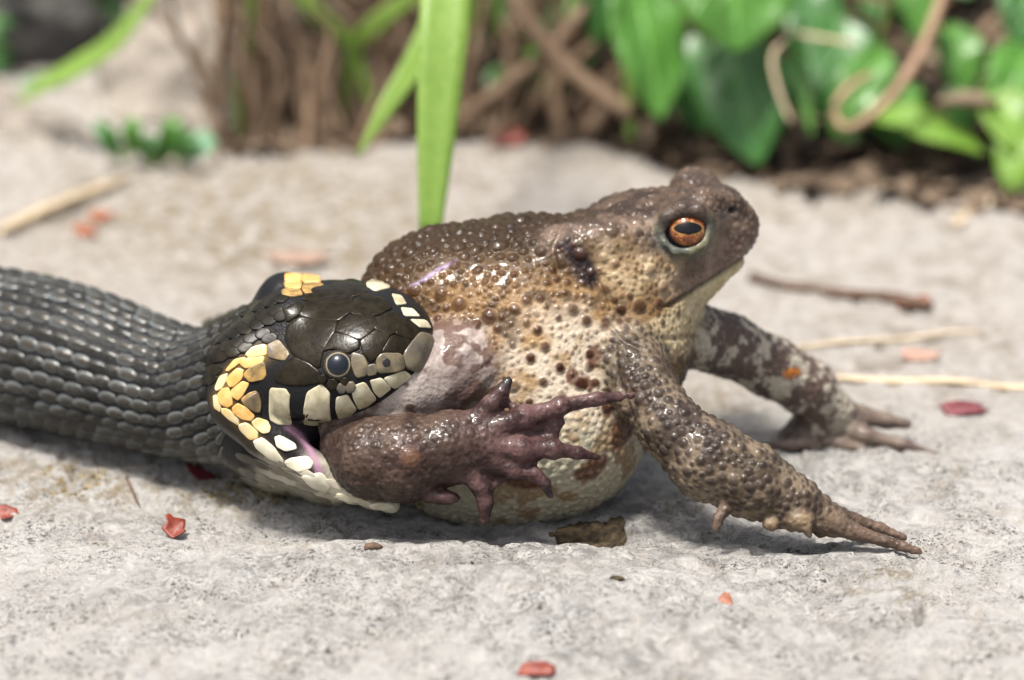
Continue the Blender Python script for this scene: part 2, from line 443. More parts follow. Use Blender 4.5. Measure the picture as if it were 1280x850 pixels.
def gzf(x, y):
    """height of the built ground sheet (bilinear look-up)"""
    X, Y, Z = GRID['X'], GRID['Y'], GRID['Z']; i = min(max(int(np.searchsorted(X, x))-1, 0), len(X)-2); j = min(max(int(np.searchsorted(Y, y))-1, 0), len(Y)-2)
    a_ = (x-X[i])/(X[i+1]-X[i]); b_ = (y-Y[j])/(Y[j+1]-Y[j])
    return float((Z[j, i]*(1-a_)+Z[j, i+1]*a_)*(1-b_)+(Z[j+1, i]*(1-a_)+Z[j+1, i+1]*a_)*b_)
def on_ground(px, py, lift=0.0):
    z = 0.0
    for _ in range(12):
        q = plane_at(px, py, z); z = 0.5*z+0.5*(gzf(q[0], q[1])+lift/PX)
    return plane_at(px, py, z)
def og(px, py, lift=0.0): return from_world(on_ground(px, py, lift))

MROCK = m_rock()
def build_ground():
    def axis(a0, a1, h, reach, grow):
        mid = list(np.arange(a0, a1, h)); hi = []; q, s = a1, h
        while q < reach: hi.append(q); s *= grow; q += s
        lo = []; q, s = a0-h, h
        while q > -reach: lo.append(q); s *= grow; q -= s
        return np.array(lo[::-1]+mid+hi)
    X = axis(-1.35, 1.35, 3.4/PX, 60, 1.12)
    Ys = [-1.3]; h = 3.4/PX
    while Ys[-1] < 60:
        Ys.append(Ys[-1]+h)
        if Ys[-1] > 0.5: h *= 1.012 if Ys[-1] < 5 else 1.15
    lo = []; q, s = -1.3, 0.01
    while q > -60: s *= 1.25; q -= s; lo.append(q)
    Y = np.array(lo[::-1]+Ys)
    GX, GY = np.meshgrid(X, Y); Z = gz(GX, GY); GRID.update(X=X, Y=Y, Z=Z)
    V = np.stack([GX, GY, Z], -1).reshape(-1, 3); nx, ny = len(X), len(Y)
    i = np.arange(nx*ny).reshape(ny, nx); Q = np.stack([i[:-1, :-1], i[:-1, 1:], i[1:, 1:], i[1:, :-1]], -1).reshape(-1, 4)
    x, y = V[:, 0], V[:, 1]
    fr = from_world(V); k = 1+fr[:, 2]/DPX; px = 640+fr[:, 0]/k; py = 425-fr[:, 1]/k
    def spot(cx, cy, rx, ry): 
        return np.exp(-(((px-cx)/rx)**2+((py-cy)/ry)**2))
    lich = 0
    och = np.clip(0.9*spot(1100, 715, 50, 10)+0.9*spot(1140, 750, 22, 25)+0.6*spot(1075, 740, 40, 8)+spot(90, 600, 110, 40)+spot(320, 615, 120, 30)+1.0*spot(420, 290, 140, 60)+spot(830, 635, 25, 10)+spot(240, 290, 220, 60)+0.8*spot(330, 230, 150, 40)+0.6*spot(1000, 250, 200, 30)+0.5*spot(700, 200, 150, 30)+0.7*spot(900, 500, 90, 30), 0, 1)
    grey = np.clip(0.9*spot(760, 640, 110, 50)+0.8*spot(640, 690, 240, 30)+0.7*spot(1060, 600, 120, 45)+0.8*spot(900, 790, 260, 45)+0.8*spot(1010, 700, 150, 40)+0.5*spot(560, 740, 150, 30)+0.8*spot(150, 655, 70, 20)+0.6*spot(300, 705, 160, 14)+0.7*spot(830, 655, 90, 30)+0.8*spot(180, 745, 120, 25)+0.7*spot(760, 825, 120, 25)+0.6*spot(420, 780, 130, 25), 0, 1)  # grey mottling, plus the shade between belly and foreleg painted in
    return mk('ground', V, Q, MROCK, world=True, attrs={'soil': soil_mask(x, y), 'warm': sstep(0.12, 0.9, y), 'ochre': och, 'grey': grey})
tag(build_ground(), kind='structure')

# ------------------------------------------------------------------ the overgrown bank behind the slab
LEAF_A = m_leaf('leaf_fresh', (0.055, 0.16, 0.022), (0.085, 0.23, 0.035), 0.32, 0.3)
LEAF_B = m_leaf('leaf_deep', (0.028, 0.105, 0.022), (0.050, 0.155, 0.032), 0.34, 0.25)
LEAF_C = m_leaf('leaf_yellowish', (0.11, 0.22, 0.02), (0.16, 0.30, 0.035), 0.38, 0.35)
GRASS = m_simple('grass_blade', (0.17, 0.30, 0.05), (0.25, 0.38, 0.08), 0.45, 12, 0.1, 0.003, 0.4, 0, 0.4, stretch=(8, 8, 0.6))
DRY = m_simple('dry_stalk', (0.13, 0.085, 0.055), (0.25, 0.175, 0.115), 0.75, 25, 0.4, 0.01, 0.2, 0, 0, 0.9)
STRAW = m_simple('straw', (0.42, 0.33, 0.21), (0.58, 0.47, 0.33), 0.6, 30, 0.2, 0.004, 0.3, 0, 0, 0.3)
STEM = m_simple('green_stem', (0.09, 0.16, 0.03), (0.16, 0.20, 0.05), 0.5, 20, 0.2)
VINE = m_simple('brown_vine', (0.20, 0.12, 0.07), (0.30, 0.19, 0.115), 0.6, 20, 0.3, 0.006)
LITTER = m_simple('leaf_litter', (0.06, 0.04, 0.026), (0.20, 0.15, 0.105), 0.8, 12, 0.5, 0.01, 0.2)
PALE = m_simple('pale_stone', (0.13, 0.115, 0.098), (0.27, 0.24, 0.205), 0.85, 9, 0.9, 0.03, 0.2)
DARKST = m_simple('recess_shade_stone', (0.035, 0.034, 0.033), (0.075, 0.07, 0.065), 0.85, 9, 0.8, 0.03, 0.25)

def FB(px, py, w): return F(px, py, w-170)
def stone(name, ells, mat, label, seed, amp=18, h=14, cut=None):
    shp = Shape([('s', 1, [Ell(c, r, I3 if len(t) < 1 else rotm(*t), 30) for c, r, *t in ells])])
    V, Q = shp.mesh(h); V, N, Q = subdivide(V, Q, 1)
    n = fbm(V, 120, 4, seed); st_ = np.abs(fbm(V, 70, 3, seed+3))
    V = V+N*(amp*n-amp*0.8*st_+3*fbm(V, 20, 3, seed+5))[:, None]
    W_ = to_world(V); base = np.array([W_[:, 0].mean(), W_[:, 1].mean(), W_[:, 2].min()])
    return tag(mk(name, V, Q, mat, flip=True, base=base), label, 'stone')
stone('boulder', [((225, 110, 1960), (150, 150, 150)), ((290, 20, 2150), (210, 170, 150)), ((190, 160, 1850), (110, 70, 110)), ((262, 170, 1830), (80, 60, 100))], PALE, 'large pale boulder at the upper left behind the small green herb', 201, 26)
stone('boulder', [((45, 195, 1690), (120, 75, 110)), ((-50, 165, 1740), (150, 110, 130)), ((95, 215, 1640), (70, 45, 70))], PALE, 'pale stone at the left edge of the photo with dark notch', 211, 22)
stone('recess_shade_rock', [((40, 40, 2150), (150, 125, 120)), ((-80, 10, 2150), (160, 150, 120))], DARKST, 'dark rock put in for the shaded recess in the upper left corner behind a green blade', 221, 20)  # its dark colour stands in for the shade of a recess
stone('flat_stone', [((50, 250, 1400), (150, 22, 60), (0.97, 0.22, 0.0), (0, 1, 0))], PALE, 'flat pale stone sliver lying below the stone at the left edge', 231, 10, 9)
stone('stone_chunk', [((385, 75, 2150), (110, 110, 90)), ((460, 130, 2100), (70, 90, 70))], m_simple('grey_stone', (0.16, 0.145, 0.13), (0.30, 0.27, 0.24), 0.85, 9, 0.8, 0.03, 0.25), 'greyish stone in the gap among the dry grass stalks', 241, 22)

def leaf(parent, base, tip, width, mat, facing=(0.1, 0.35, -1), sag=20, fold=0.18, wave=0.10, seed=0, prof=(0.12, 0.70, 1.0, 0.92, 0.62, 0.04)):
    b_, t_ = FB(*base), FB(*tip); d = t_-b_; L = np.linalg.norm(d); s = np.array([0, 0.5, -0.8])*sag
    ts = (0, 0.15, 0.38, 0.6, 0.82, 1.0)
    mid = [b_+d*t+s*math.sin(math.pi*t) for t in ts]; k = 1+base[2]/DPX
    return blade('leaf', mid, [p*width*k for p in prof], mat, parent, facing, fold, 26, 8, wave=wave, seed=seed, thick=2.0)
def ground_base(px, w):
    w = w-170; u = (px-640)*(1+w/DPX); x = u/PX; y = 0.3
    for _ in range(20):
        z = gzf(x, y); f = from_world(np.array([x, y, z])); y += (w-f[2])*CT/PX
    return np.array([x, y, gzf(x, y)])
def plant(name, px, w, label, leaves, stemmat=STEM, group=None, cat='plant'):
    b_ = ground_base(px, w); t = thing(name, b_, label, cat, group); root = from_world(b_)
    for i, (base, tip, width, mat, *kw) in enumerate(leaves):
        kw = kw[0] if kw else {}
        leaf(t, base, tip, width, mat, seed=i*1.7, **kw)
        bb = FB(*base); m_ = (root+bb)/2+np.array([RNG.normal()*12, 30, 10])
        tube('stem', [root, m_, bb, bb+(FB(*tip)-bb)*0.04], [6, 5, 4, 3], stemmat, t, 8, 18)
    return t
plant('broadleaf_plant', 790, 1750, 'broad leaf plant whose lone long leaf hangs just right of the tall blade', [
    ((790, -40, 1640), (826, 152, 1560), 104, LEAF_A, dict(sag=25, facing=(0.5, 0.2, -1))), ((760, -70, 1700), (745, 60, 1760), 70, LEAF_B, dict(facing=(-0.6, 0.2, -1)))])
plant('broadleaf_plant', 910, 1800, 'broad leaf plant with shiny round leaf above darker drooping leaf, behind the toad\'s head', [
    ((905, -95, 1540), (925, 66, 1480), 150, LEAF_A, dict(facing=(0.1, 0.9, -1), sag=30, prof=(0.3, 0.85, 1.0, 0.95, 0.75, 0.06))),
    ((905, 40, 1640), (948, 208, 1570), 108, LEAF_B, dict(facing=(-0.3, 0.2, -1), sag=24)), ((845, 40, 1760), (880, 170, 1720), 80, LEAF_B),
    ((960, 60, 1700), (968, 180, 1660), 66, LEAF_B, dict(facing=(0.6, 0.1, -1))), ((985, 70, 1620), (1016, 172, 1560), 20, LEAF_A)])
plant('broadleaf_plant', 1070, 1800, 'leafy plant behind the curled brown vine, one leaf pointing right', [
    ((1080, 140, 1600), (1232, 192, 1560), 62, LEAF_C, dict(facing=(0.2, 0.9, -0.8))), ((1045, 20, 1720), (1065, 185, 1680), 95, LEAF_B), ((1010, -20, 1760), (1030, 120, 1740), 80, LEAF_B),
    ((1090, 90, 1680), (1130, 190, 1620), 90, LEAF_A, dict(facing=(0.4, 0.5, -1))), ((1140, -60, 1680), (1150, 50, 1640), 60, LEAF_A), ((1110, 60, 1640), (1040, 170, 1600), 60, LEAF_A)])
plant('broadleaf_plant', 1260, 1780, 'bright yellow green plant cut by the right edge of the photo', [
    ((1230, 110, 1580), (1300, 210, 1520), 70, LEAF_C), ((1290, 60, 1640), (1250, 150, 1560), 80, LEAF_A), ((1280, 150, 1560), (1262, 245, 1500), 58, LEAF_C, dict(facing=(-0.3, 0.5, -1))),
    ((1190, 30, 1760), (1205, 120, 1720), 60, LEAF_A), ((1300, -40, 1700), (1270, 60, 1660), 80, LEAF_B), ((1210, 170, 1640), (1180, 110, 1620), 40, LEAF_B)])
for i, (px, w, lab) in enumerate([(700, 2080, 'shaded leafy plant deep behind the brown stalks, middle of the bank'), (960, 2120, 'shaded leafy plant deep behind the shiny round leaf'), (1120, 2150, 'shaded leafy plant deep behind the curled vine'), (1330, 2100, 'shaded leafy plant deep in the upper right corner')]):
    lv = []
    for k in range(9):
        bx = px+RNG.uniform(-80, 80); by = RNG.uniform(-90, 90); lv.append(((bx, by, w+RNG.uniform(-80, 60)), (bx+RNG.uniform(-60, 60), by+RNG.uniform(50, 110), w+RNG.uniform(-160, -20)), RNG.uniform(50, 85), LEAF_B if RNG.random() < 0.75 else LEAF_A, dict(facing=(RNG.uniform(-0.6, 0.6), RNG.uniform(0.2, 1), -1))))
    plant('shrub_seedling', px, w, lab, lv)
hb = [((150, 200, 1640), (118, 152, 1630), 24, LEAF_B), ((165, 195, 1640), (168, 146, 1630), 24, LEAF_A), ((205, 200, 1630), (190, 185, 1600), 26, LEAF_B), ((210, 195, 1630), (222, 146, 1620), 28, LEAF_A), ((235, 198, 1630), (272, 178, 1610), 34, m_leaf('leaf_bluish', (0.10, 0.24, 0.13), (0.18, 0.33, 0.20), 0.4, 0.2)), ((225, 202, 1620), (245, 168, 1600), 26, LEAF_B), ((180, 200, 1620), (196, 176, 1590), 24, LEAF_B)]
plant('small_herb', 195, 1660, 'small green herb growing at the foot of the pale boulder, upper left', hb)

# green grass blades
def grass(pts, widths, label, root=None, facing=(0.15, 0.1, -1), fold=0.12, twist=0.0):
    P = [FB(*p) for p in pts]; b_ = to_world(P[0]); t = blade('grass_blade', P, widths, GRASS, None, facing, fold, 36, 4, base=b_, thick=1.2, twist=twist)
    return tag(t, label, 'grass', 'green grass blades')
grass([(*[590], 60, 1750), (600, -200, 1500), (590, -330, 1050), (568, -200, 860), (557, 0, 720), (547, 140, 680), (537, 300, 660)], [16, 34, 60, 74, 74, 60, 30], 'wide bright green blade hanging down in front of the bank, tip behind the toad')
grass([(620, 40, 1700), (610, -160, 1500), (575, -60, 1220), (522, 70, 1080), (485, 130, 1030), (446, 196, 1010)], [14, 26, 34, 36, 28, 4], 'short slanting green blade ending left of the wide hanging blade')
grass([(300, 190, 1850), (298, 120, 1800), (306, 60, 1750), (314, -40, 1700)], [10, 20, 28, 24], 'upright green blade rising past the right side of the pale boulder')
grass([(470, 150, 1800), (440, 60, 1760), (395, 15, 1700), (350, -40, 1660)], [10, 22, 32, 26], 'green blade leaning left at the top edge over dry grass')
grass([(430, 160, 1830), (440, 70, 1760), (470, 30, 1700), (530, -15, 1640)], [10, 24, 34, 24], 'green blade leaning right at the top edge beside the wide blade')
grass([(20, 130, 1750), (55, 105, 1720), (100, 82, 1680), (150, 45, 1640), (205, -30, 1640)], [6, 34, 46, 34, 10], 'green blade lying across the dark recess rock in the upper left corner', facing=(0.2, 0.6, -1))

# dry grass: stalks one can tell apart
def dry_tuft(px0, px1, w, n, label, seed, lean=0.5, rr=(5, 11), py_top=-80):
    rg = np.random.default_rng(seed); b_ = ground_base((px0+px1)/2, w); t = thing('dry_grass_tuft', b_, label, 'dry grass', 'tufts of dry grass')
    for i in range(n):
        x = rg.uniform(px0, px1); r = from_world(ground_base(x, w+rg.uniform(-120, 160))); dx = rg.normal()*lean*190
        tip = FB(x+dx, py_top+rg.uniform(-40, 90), w+rg.uniform(-160, 160)); m1 = r+(tip-r)*0.35+np.array([rg.normal()*30, 25, rg.normal()*25]); m2 = r+(tip-r)*0.7+np.array([rg.normal()*35, 20, rg.normal()*25])
        R0 = rg.uniform(*rr); tube('stalk', [r-np.array([0, 10, 0]), r, m1, m2, tip], [R0, R0, R0*0.9, R0*0.75, R0*0.4], DRY, t, 6, 18, squash=rg.uniform(0.35, 1.0))
dry_tuft(270, 350, 1790, 26, 'brown dry grass tuft right of the pale boulder, leftmost of the tufts', 1, 0.35)
dry_tuft(370, 520, 1810, 34, 'brown dry grass tuft behind the short slanting green blade', 2, 0.6)
dry_tuft(570, 660, 1850, 22, 'brown dry stalks just right of the wide hanging blade', 3, 0.6, (6, 15))
dry_tuft(660, 760, 1860, 20, 'crossing brown dry stalks just left of the long hanging leaf', 4, 0.8, (7, 17))
dry_tuft(820, 1000, 2000, 14, 'brown dry stalks in the shade under the broad leaves', 5, 0.8)
dry_tuft(1050, 1300, 1980, 18, 'brown dry stalks among the plants at the right', 6, 0.9, (6, 14))
# fallen dry stems
def fallen(name, pts, radii, mat, label, cat, group=None, sides=8):
    P = [FB(*p) for p in pts]; b_ = to_world(P[0]); return tag(tube(name, P, radii, mat, None, sides, 26, base=b_), label, cat, group)
fallen('fallen_stalk', [(560, 170, 1780), (600, 130, 1750), (690, 60, 1730), (760, -30, 1760)], [9, 11, 13, 10], DRY, 'pale brown dry stem slanting up through the middle of the bank', 'stem')
fallen('fallen_stalk', [(620, -40, 1740), (670, 40, 1710), (715, 90, 1690), (790, 145, 1660)], [12, 17, 18, 14], DRY, 'thick brown dry stem crossing down to the hanging leaf', 'stem')
fallen('vine', [(1185, -30, 1560), (1170, 20, 1540), (1140, 85, 1510), (1100, 135, 1490), (1060, 160, 1480), (1043, 140, 1490), (1058, 112, 1510), (1088, 92, 1530)], [9, 10, 10, 9, 8, 7, 7, 5], VINE, 'curled reddish brown vine looping in front of the leaves at right', 'vine')
fallen('fallen_stalk', [(940, 20, 1560), (990, 40, 1530), (1066, 54, 1510)], [3, 4, 4], STRAW, 'thin straw coloured stem poking right from the shiny round leaf', 'stem')
fallen('fallen_stalk', [(985, 45, 1500), (966, 70, 1480), (972, 110, 1470), (988, 152, 1460)], [3, 4, 4, 3], STRAW, 'thin hooked straw stem hanging beside the dark drooping leaf', 'stem')
fallen('dead_leaf', [(1170, 128, 1560), (1210, 124, 1540), (1250, 130, 1530)], [6, 15, 5], LITTER, 'pale pinkish dead leaf roll at the right among green leaves', 'dead leaf')

# leaf litter, and foliage added to shade the bank (nobody could count it)
def scatter(name, n, area, size, mat, label, cat, seed, hmax=0, upright=0.0):
    rg = np.random.default_rng(seed); V = []; Q = []; al = []; ac = []
    for i in range(n):
        px, w = rg.uniform(area[0], area[1]), rg.uniform(area[2], area[3]); g_ = ground_base_fast(px, w)
        if not hmax > 100 and float(soil_mask(g_[0], g_[1]-0.06)) < 0.25 and float(soil_mask(g_[0], g_[1]+0.10)) < 0.5: continue
        c = from_world(g_) + np.array([0, rg.uniform(2, 8+hmax), 0])
        s = rg.uniform(*size); a_ = rg.normal(size=3); a_[1] *= 0.3+upright; a_ /= np.linalg.norm(a_); b_ = np.cross(a_, rg.normal(size=3)*np.array([0.5, 1, 0.5])+np.array([0, 1, -0.4])); b_ /= np.linalg.norm(b_); nn = np.cross(a_, b_)
        k0 = len(V)
        for t in np.linspace(-1, 1, 5):
            wd = (1-abs(t)**2)*0.42+0.02
            for q in (-1, 0, 1): V.append(c+a_*s*t+b_*s*wd*q+nn*s*(0.25*t*t*rg.uniform(-1, 1)+0.12*abs(q))); al.append(t*0.5+0.5); ac.append(q)
        for r in range(4):
            for q in range(2): Q.append((k0+r*3+q, k0+r*3+q+1, k0+r*3+q+4, k0+r*3+q+3))
    return tag(mk(name, V, Q, mat, attrs={'along': al, 'across': ac}), label, cat, kind='stuff')
def ground_base_fast(px, w):
    u = (px-640)*(1+w/DPX)/PX; y = (w*1.0/CT + 0)/PX*0.94
    for _ in range(4):
        z = gzf(u, y); f = from_world(np.array([u, y, z])); y += (w-f[2])*CT/PX
    return np.array([u, y, gzf(u, y)])
scatter('leaf_litter', 1100, (230, 1420, 1180, 1900), (14, 46), LITTER, 'brown dead leaf litter on the dark soil of the bank', 'litter', 11, 20)
scatter('shade_foliage', 900, (-200, 1500, 1950, 2600), (40, 75), LEAF_B, 'dark green foliage added behind and above all plants to shade the bank', 'foliage', 12, 800, 0.6)

# ------------------------------------------------------------------ the snake
HF = np.array([0.985, 0.02, -0.17]); HU0 = np.array([0.0, 0.74, -0.67])
HR = rotm(HF, HU0); HUP = HR[:, 1]; HLAT = HR[:, 2]
if HLAT[2] < 0: HLAT = -HLAT; HR[:, 2] = HLAT
TUBE = [(-620, 300, 640, 84), (-450, 345, 540, 92), (-300, 385, 450, 98), (-150, 410, 365, 102), (0, 431, 310, 99), (100, 453, 240, 95), (190, 481, 180, 84), (255, 494, 130, 80), (320, 474, 62, 80), (368, 450, 12, 80)]
TPX = smooth_path(TUBE, 30)
def snake_shape():
    tubeP = chain([tuple(r) for r in TPX], 10)
    head = [Ell((405, 437, -44), (100, 64, 110), HR, 30), Ell((472, 430, -72), (70, 50, 80), HR, 45),
            Cut(tuple([396, 437, -42]), HUP)]
    c = F(396, 437, -42) - HUP*33
    head[2].c = c
    flare = chain([(372, 420, -40, 62), (318, 462, -52, 50), (309, 500, -58, 43), (332, 540, -72, 32)], 22) + chain([(385, 392, 40, 46), (358, 377, 52, 33), (340, 392, 70, 30)], 20)
    jaw = chain([(320, 520, -50, 36), (352, 556, -80, 25), (392, 586, -94, 19), (440, 612, -92, 15), (490, 632, -74, 10)], 12)
    throat = chain([(285, 506, 105, 78), (350, 548, 25, 58), (410, 585, -20, 36), (462, 606, -10, 22)], 30)
    inner = [Ell((368, 528, -42), (50, 44, 46), HR, 10)]
    browN = [Ell((424, 456, -128), (40, 17, 15), HR, 10)]
    return Shape([('tube', 1, tubeP), ('throat', 26, throat), ('flare', 14, flare), ('head', 10, head), ('jaw', 10, jaw), ('inner', 6, inner)])
SN = snake_shape()
SNH = Shape([(n, k, pr[-5:] if n == 'tube' else pr) for n, k, pr in SN.g])   # the part near the head, for quick look-ups
def trace_cam(shape, px, py, w0=-230, steps=20):
    """points of a surface seen through given pixels"""
    px = np.asarray(px, float); py = np.asarray(py, float); w = np.full(px.shape, float(w0))
    for i in range(steps):
        k = 1+w/DPX; P = np.stack([(px-640)*k, (425-py)*k, w], -1); w = w+shape.eval(P)*(1.0 if i < 8 else 0.9)
        w = np.minimum(w, 400)
    k = 1+w/DPX
    return np.stack([(px-640)*k, (425-py)*k, w], -1)

M_SKIN = NB('snake_skin'); _c = M_SKIN.attr('Col'); M_SKIN.color(_c).set(roughness=0.35, specular=0.10)
M_SKIN.bump(M_SKIN.noise(150, 3, 0.6), 0.4, 0.004); M_SKIN = M_SKIN.m
def m_bodyscale():
    b = NB('body_scale'); n = b.noise(90, 3, 0.6); r = b.rnd()
    c = b.mix(r, (0.009, 0.0085, 0.0065), (0.036, 0.031, 0.022))
    c = b.mix(b.ramp(n, [(0.45, 0.0), (0.7, 0.6)]), c, (0.050, 0.050, 0.054))
    e = b.attr('edge', 'Fac'); c = b.mix(b.math('MULTIPLY', e, b.ramp(r, [(0.25, 0.1), (0.9, 0.75)])), c, (0.17, 0.20, 0.21))  # bluish glints painted onto the scale edges and tips
    b.color(c).set(roughness=0.24, specular=0.26); b.bump(b.noise(200, 3, 0.6, stretch=(0.4, 1, 1)), 0.3, 0.003)
    return b.m
M_BSC = m_bodyscale()
M_PLATE = m_simple('head_plate_dark', (0.007, 0.0055, 0.003), (0.016, 0.0125, 0.007), 0.24, 55, 0.3, 0.004, 0.10, 0.05, coatr=0.06)
M_NAPE = m_simple('nape_scale', (0.007, 0.006, 0.004), (0.022, 0.018, 0.011), 0.35, 40, 0.2, 0.004, 0.15, var=0.8)
M_PLATE2 = m_simple('head_plate_tan', (0.060, 0.050, 0.030), (0.15, 0.12, 0.07), 0.28, 45, 0.15, 0.004, 0.5, 0.15)
M_PLATE3 = m_simple('head_plate_snout', (0.040, 0.038, 0.031), (0.14, 0.115, 0.075), 0.28, 16, 0.1, 0.003, 0.5, 0.2)
M_LIP = m_simple('lip_scale_cream', (0.27, 0.235, 0.14), (0.52, 0.48, 0.35), 0.3, 22, 0.12, 0.003, 0.5, 0.2)
M_YEL = m_simple('collar_scale_yellow', (0.50, 0.25, 0.055), (0.58, 0.38, 0.14), 0.38, 45, 0.25, 0.005, 0.5, 0.1)
M_YEL2 = m_simple('collar_scale_pale', (0.52, 0.36, 0.13), (0.60, 0.50, 0.30), 0.38, 35, 0.25, 0.005, 0.5, 0.1)
M_THR = [m_simple('throat_scale_pale', (0.33, 0.30, 0.23), (0.42, 0.39, 0.31), 0.4, 30, 0.2, 0.004, 0.4), m_simple('throat_scale_olive', (0.13, 0.12, 0.085), (0.22, 0.20, 0.15), 0.4, 30, 0.2, 0.004, 0.4), m_simple('throat_scale_dark', (0.05, 0.045, 0.035), (0.09, 0.08, 0.06), 0.4, 30, 0.2, 0.004, 0.4)]
M_OCH = m_simple('collar_scale_ochre', (0.36, 0.22, 0.065), (0.10, 0.070, 0.028), 0.38, 45, 0.25, 0.005, 0.4)
M_LIP2 = m_simple('jaw_scale_white', (0.44, 0.40, 0.28), (0.60, 0.57, 0.46), 0.3, 22, 0.12, 0.003, 0.5, 0.1)
M_BRN = m_simple('collar_scale_brown', (0.17, 0.115, 0.048), (0.055, 0.042, 0.024), 0.35, 40, 0.25, 0.005, 0.5, 0.1)

snake = thing('snake', on_ground(330, 612), 'dark olive snake with yellow neck collar, its jaws around the toad\'s hind leg', 'snake')
def build_snake():
    V, Q = SN.mesh(3.6); V, N, Q = subdivide(V, Q, 0)
    px = 640+V[:, 0]/(1+V[:, 2]/DPX); py = 425-V[:, 1]/(1+V[:, 2]/DPX)
    wz = to_world(V)[:, 2]*PX; nw = N[:, 1]*CT-N[:, 2]*ST
    C = np.tile(np.array([0.010, 0.010, 0.011]), (len(V), 1))
    nz = fbm(V, 26, 3, 3)
    def paint(m, c, n=0.25):
        nonlocal C
        m = np.clip(m*(1+n*nz), 0, 1)[:, None]; C = C*(1-m)+np.array(c)*m
    paint(sstep(-0.30, -0.62, nw)*(px < 330)*0.7, (0.12, 0.115, 0.09))
    dj = SN.geval(V, 'jaw'); dt = SN.geval(V, 'throat'); dh = SN.geval(V, 'head'); di = SN.geval(V, 'inner')
    low = (np.minimum(dj, dt) < 4)*sstep(555, 590, py)*sstep(305, 345, px+8*nz)
    paint(low, (0.46, 0.43, 0.34))
    st_ = sstep(0.25, 0.7, np.sin((px*0.75+py*1.3)/14+2*nz)); paint(low*st_*0.55, (0.08, 0.07, 0.06), 0)
    col_ = np.exp(-(dist_poly(np.stack([px, py], -1), [(330, 440), (290, 468), (276, 500), (305, 530), (345, 570)])/11)**2)*(V[:, 2] < 10)
    paint(col_*0.8, (0.16, 0.11, 0.045))
    # inside of the mouth: pink gum, and the dark gape painted black as shade
    pal = (np.abs((V-HC)@HUP) < 3)*(dh < 4); paint(pal, (0.16, 0.10, 0.12))
    lav = np.exp(-(dist_poly(np.stack([px, py], -1), [(362, 533), (378, 546), (392, 570), (400, 592)])/(4.5+1.5*nz))**2)*(V[:, 2] < -20)
    blk = np.exp(-(dist_poly(np.stack([px, py], -1), [(335, 536), (352, 552), (370, 574), (388, 592)])/15)**4)*(V[:, 2] < -20); paint(blk, (0.012, 0.010, 0.011), 0)
    paint(lav, (0.27, 0.155, 0.215)); paint((di < 3)*1.0*(1-lav), (0.012, 0.008, 0.010))
    mk('body', V, Q, M_SKIN, snake, col=C, flip=True)
HC = F(396, 437, -42) - HUP*33
build_snake()

def chaikin(P, it=2, cut=0.16):
    P = np.array(P, float)
    for _ in range(it):
        Qn = np.roll(P, -1, 0); P = np.stack([(1-cut)*P+cut*Qn, cut*P+(1-cut)*Qn], 1).reshape(-1, 2)
    return P
def plate(name, poly, mat, height=4.0, grow=1.3, zoom=True, it=2, parent=None, shape=None, cut=0.16, tilt=None):
    """a raised horny plate whose outline is laid onto the surface of the head"""
    P = np.array(poly, float)
    if zoom: P = np.stack([240+P[:, 0]/2.5, 320+P[:, 1]/2.5], -1)
    P = chaikin(P, it, cut); c = P.mean(0); shp = shape or SNH
    rings = [(1.0, -1.5), (0.99, height*0.55), (0.955, height*0.92), (0.86, height), (0.55, height*1.02), (0.28, height*1.03)]
    n = len(P); ext = np.linalg.norm(P-c, axis=1, keepdims=True); P = P+(P-c)/ext*grow
    q = np.concatenate([c+(P-c)*f for f, h in rings]+[c[None]]); hh = np.concatenate([np.full(n, h) for f, h in rings]+[[height*1.03]])
    if tilt is not None: hh = hh+np.where(hh > 0, 1.0, 0.0)*((q-c)@np.array(tilt))
    S = trace_cam(shp, q[:, 0], q[:, 1]); V = S+shp.normal(S)*hh[:, None]; Q = []
    for r in range(len(rings)-1):
        for i in range(n):
            j = (i+1) % n; Q.append((r*n+i, r*n+j, (r+1)*n+j, (r+1)*n+i))
    o = (len(rings)-1)*n
    for i in range(n): Q.append((o+i, o+(i+1) % n, len(V)-1))
    return mk(name, V, Q, mat, parent or snake)
DARK = [
 [(300, 222), (340, 190), (395, 204), (452, 208), (444, 240), (408, 296), (398, 348), (345, 325), (312, 300), (296, 262)],
 [(336, 184), (362, 142), (436, 130), (500, 126), (492, 178), (456, 202), (396, 200), (346, 190)],
 [(440, 88), (500, 78), (540, 88), (542, 118), (504, 124), (436, 126)],
 [(450, 236), (464, 206), (512, 186), (560, 184), (580, 212), (556, 240), (524, 262), (484, 246)],
 [(498, 154), (540, 122), (604, 138), (622, 166), (576, 184), (516, 184), (494, 178)],
 [(410, 300), (446, 244), (484, 250), (522, 266), (518, 290), (486, 302), (456, 290), (424, 292)],
 [(584, 194), (626, 178), (654, 200), (636, 238), (612, 244), (570, 226)],
 [(643, 220), (668, 198), (704, 226), (706, 240), (686, 258), (640, 244)],
 [(527, 268), (574, 234), (618, 246), (590, 296), (560, 330), (540, 306)],
 [(592, 302), (626, 252), (680, 264), (656, 302)],
 [(265, 372), (318, 318), (360, 336), (396, 362), (400, 394), (350, 400), (300, 400), (264, 390)],
 [(348, 135), (375, 108), (430, 92), (432, 124), (364, 138)],
 [(286, 170), (330, 150), (345, 160), (330, 182), (300, 205)],
]
for pl in DARK: plate('head_plate', pl, M_PLATE, 1.9, grow=2.4, cut=0.10)
for pl in ([(500, 302), (536, 312), (548, 340), (545, 372), (514, 380), (500, 340)], [(547, 345), (572, 338), (576, 366), (550, 374)]):
    plate('head_plate', pl, M_PLATE2, 3)
NASAL = plate('nasal_plate', [(577, 322), (592, 306), (655, 306), (664, 350), (640, 360), (578, 366)], M_PLATE2, 3.2)
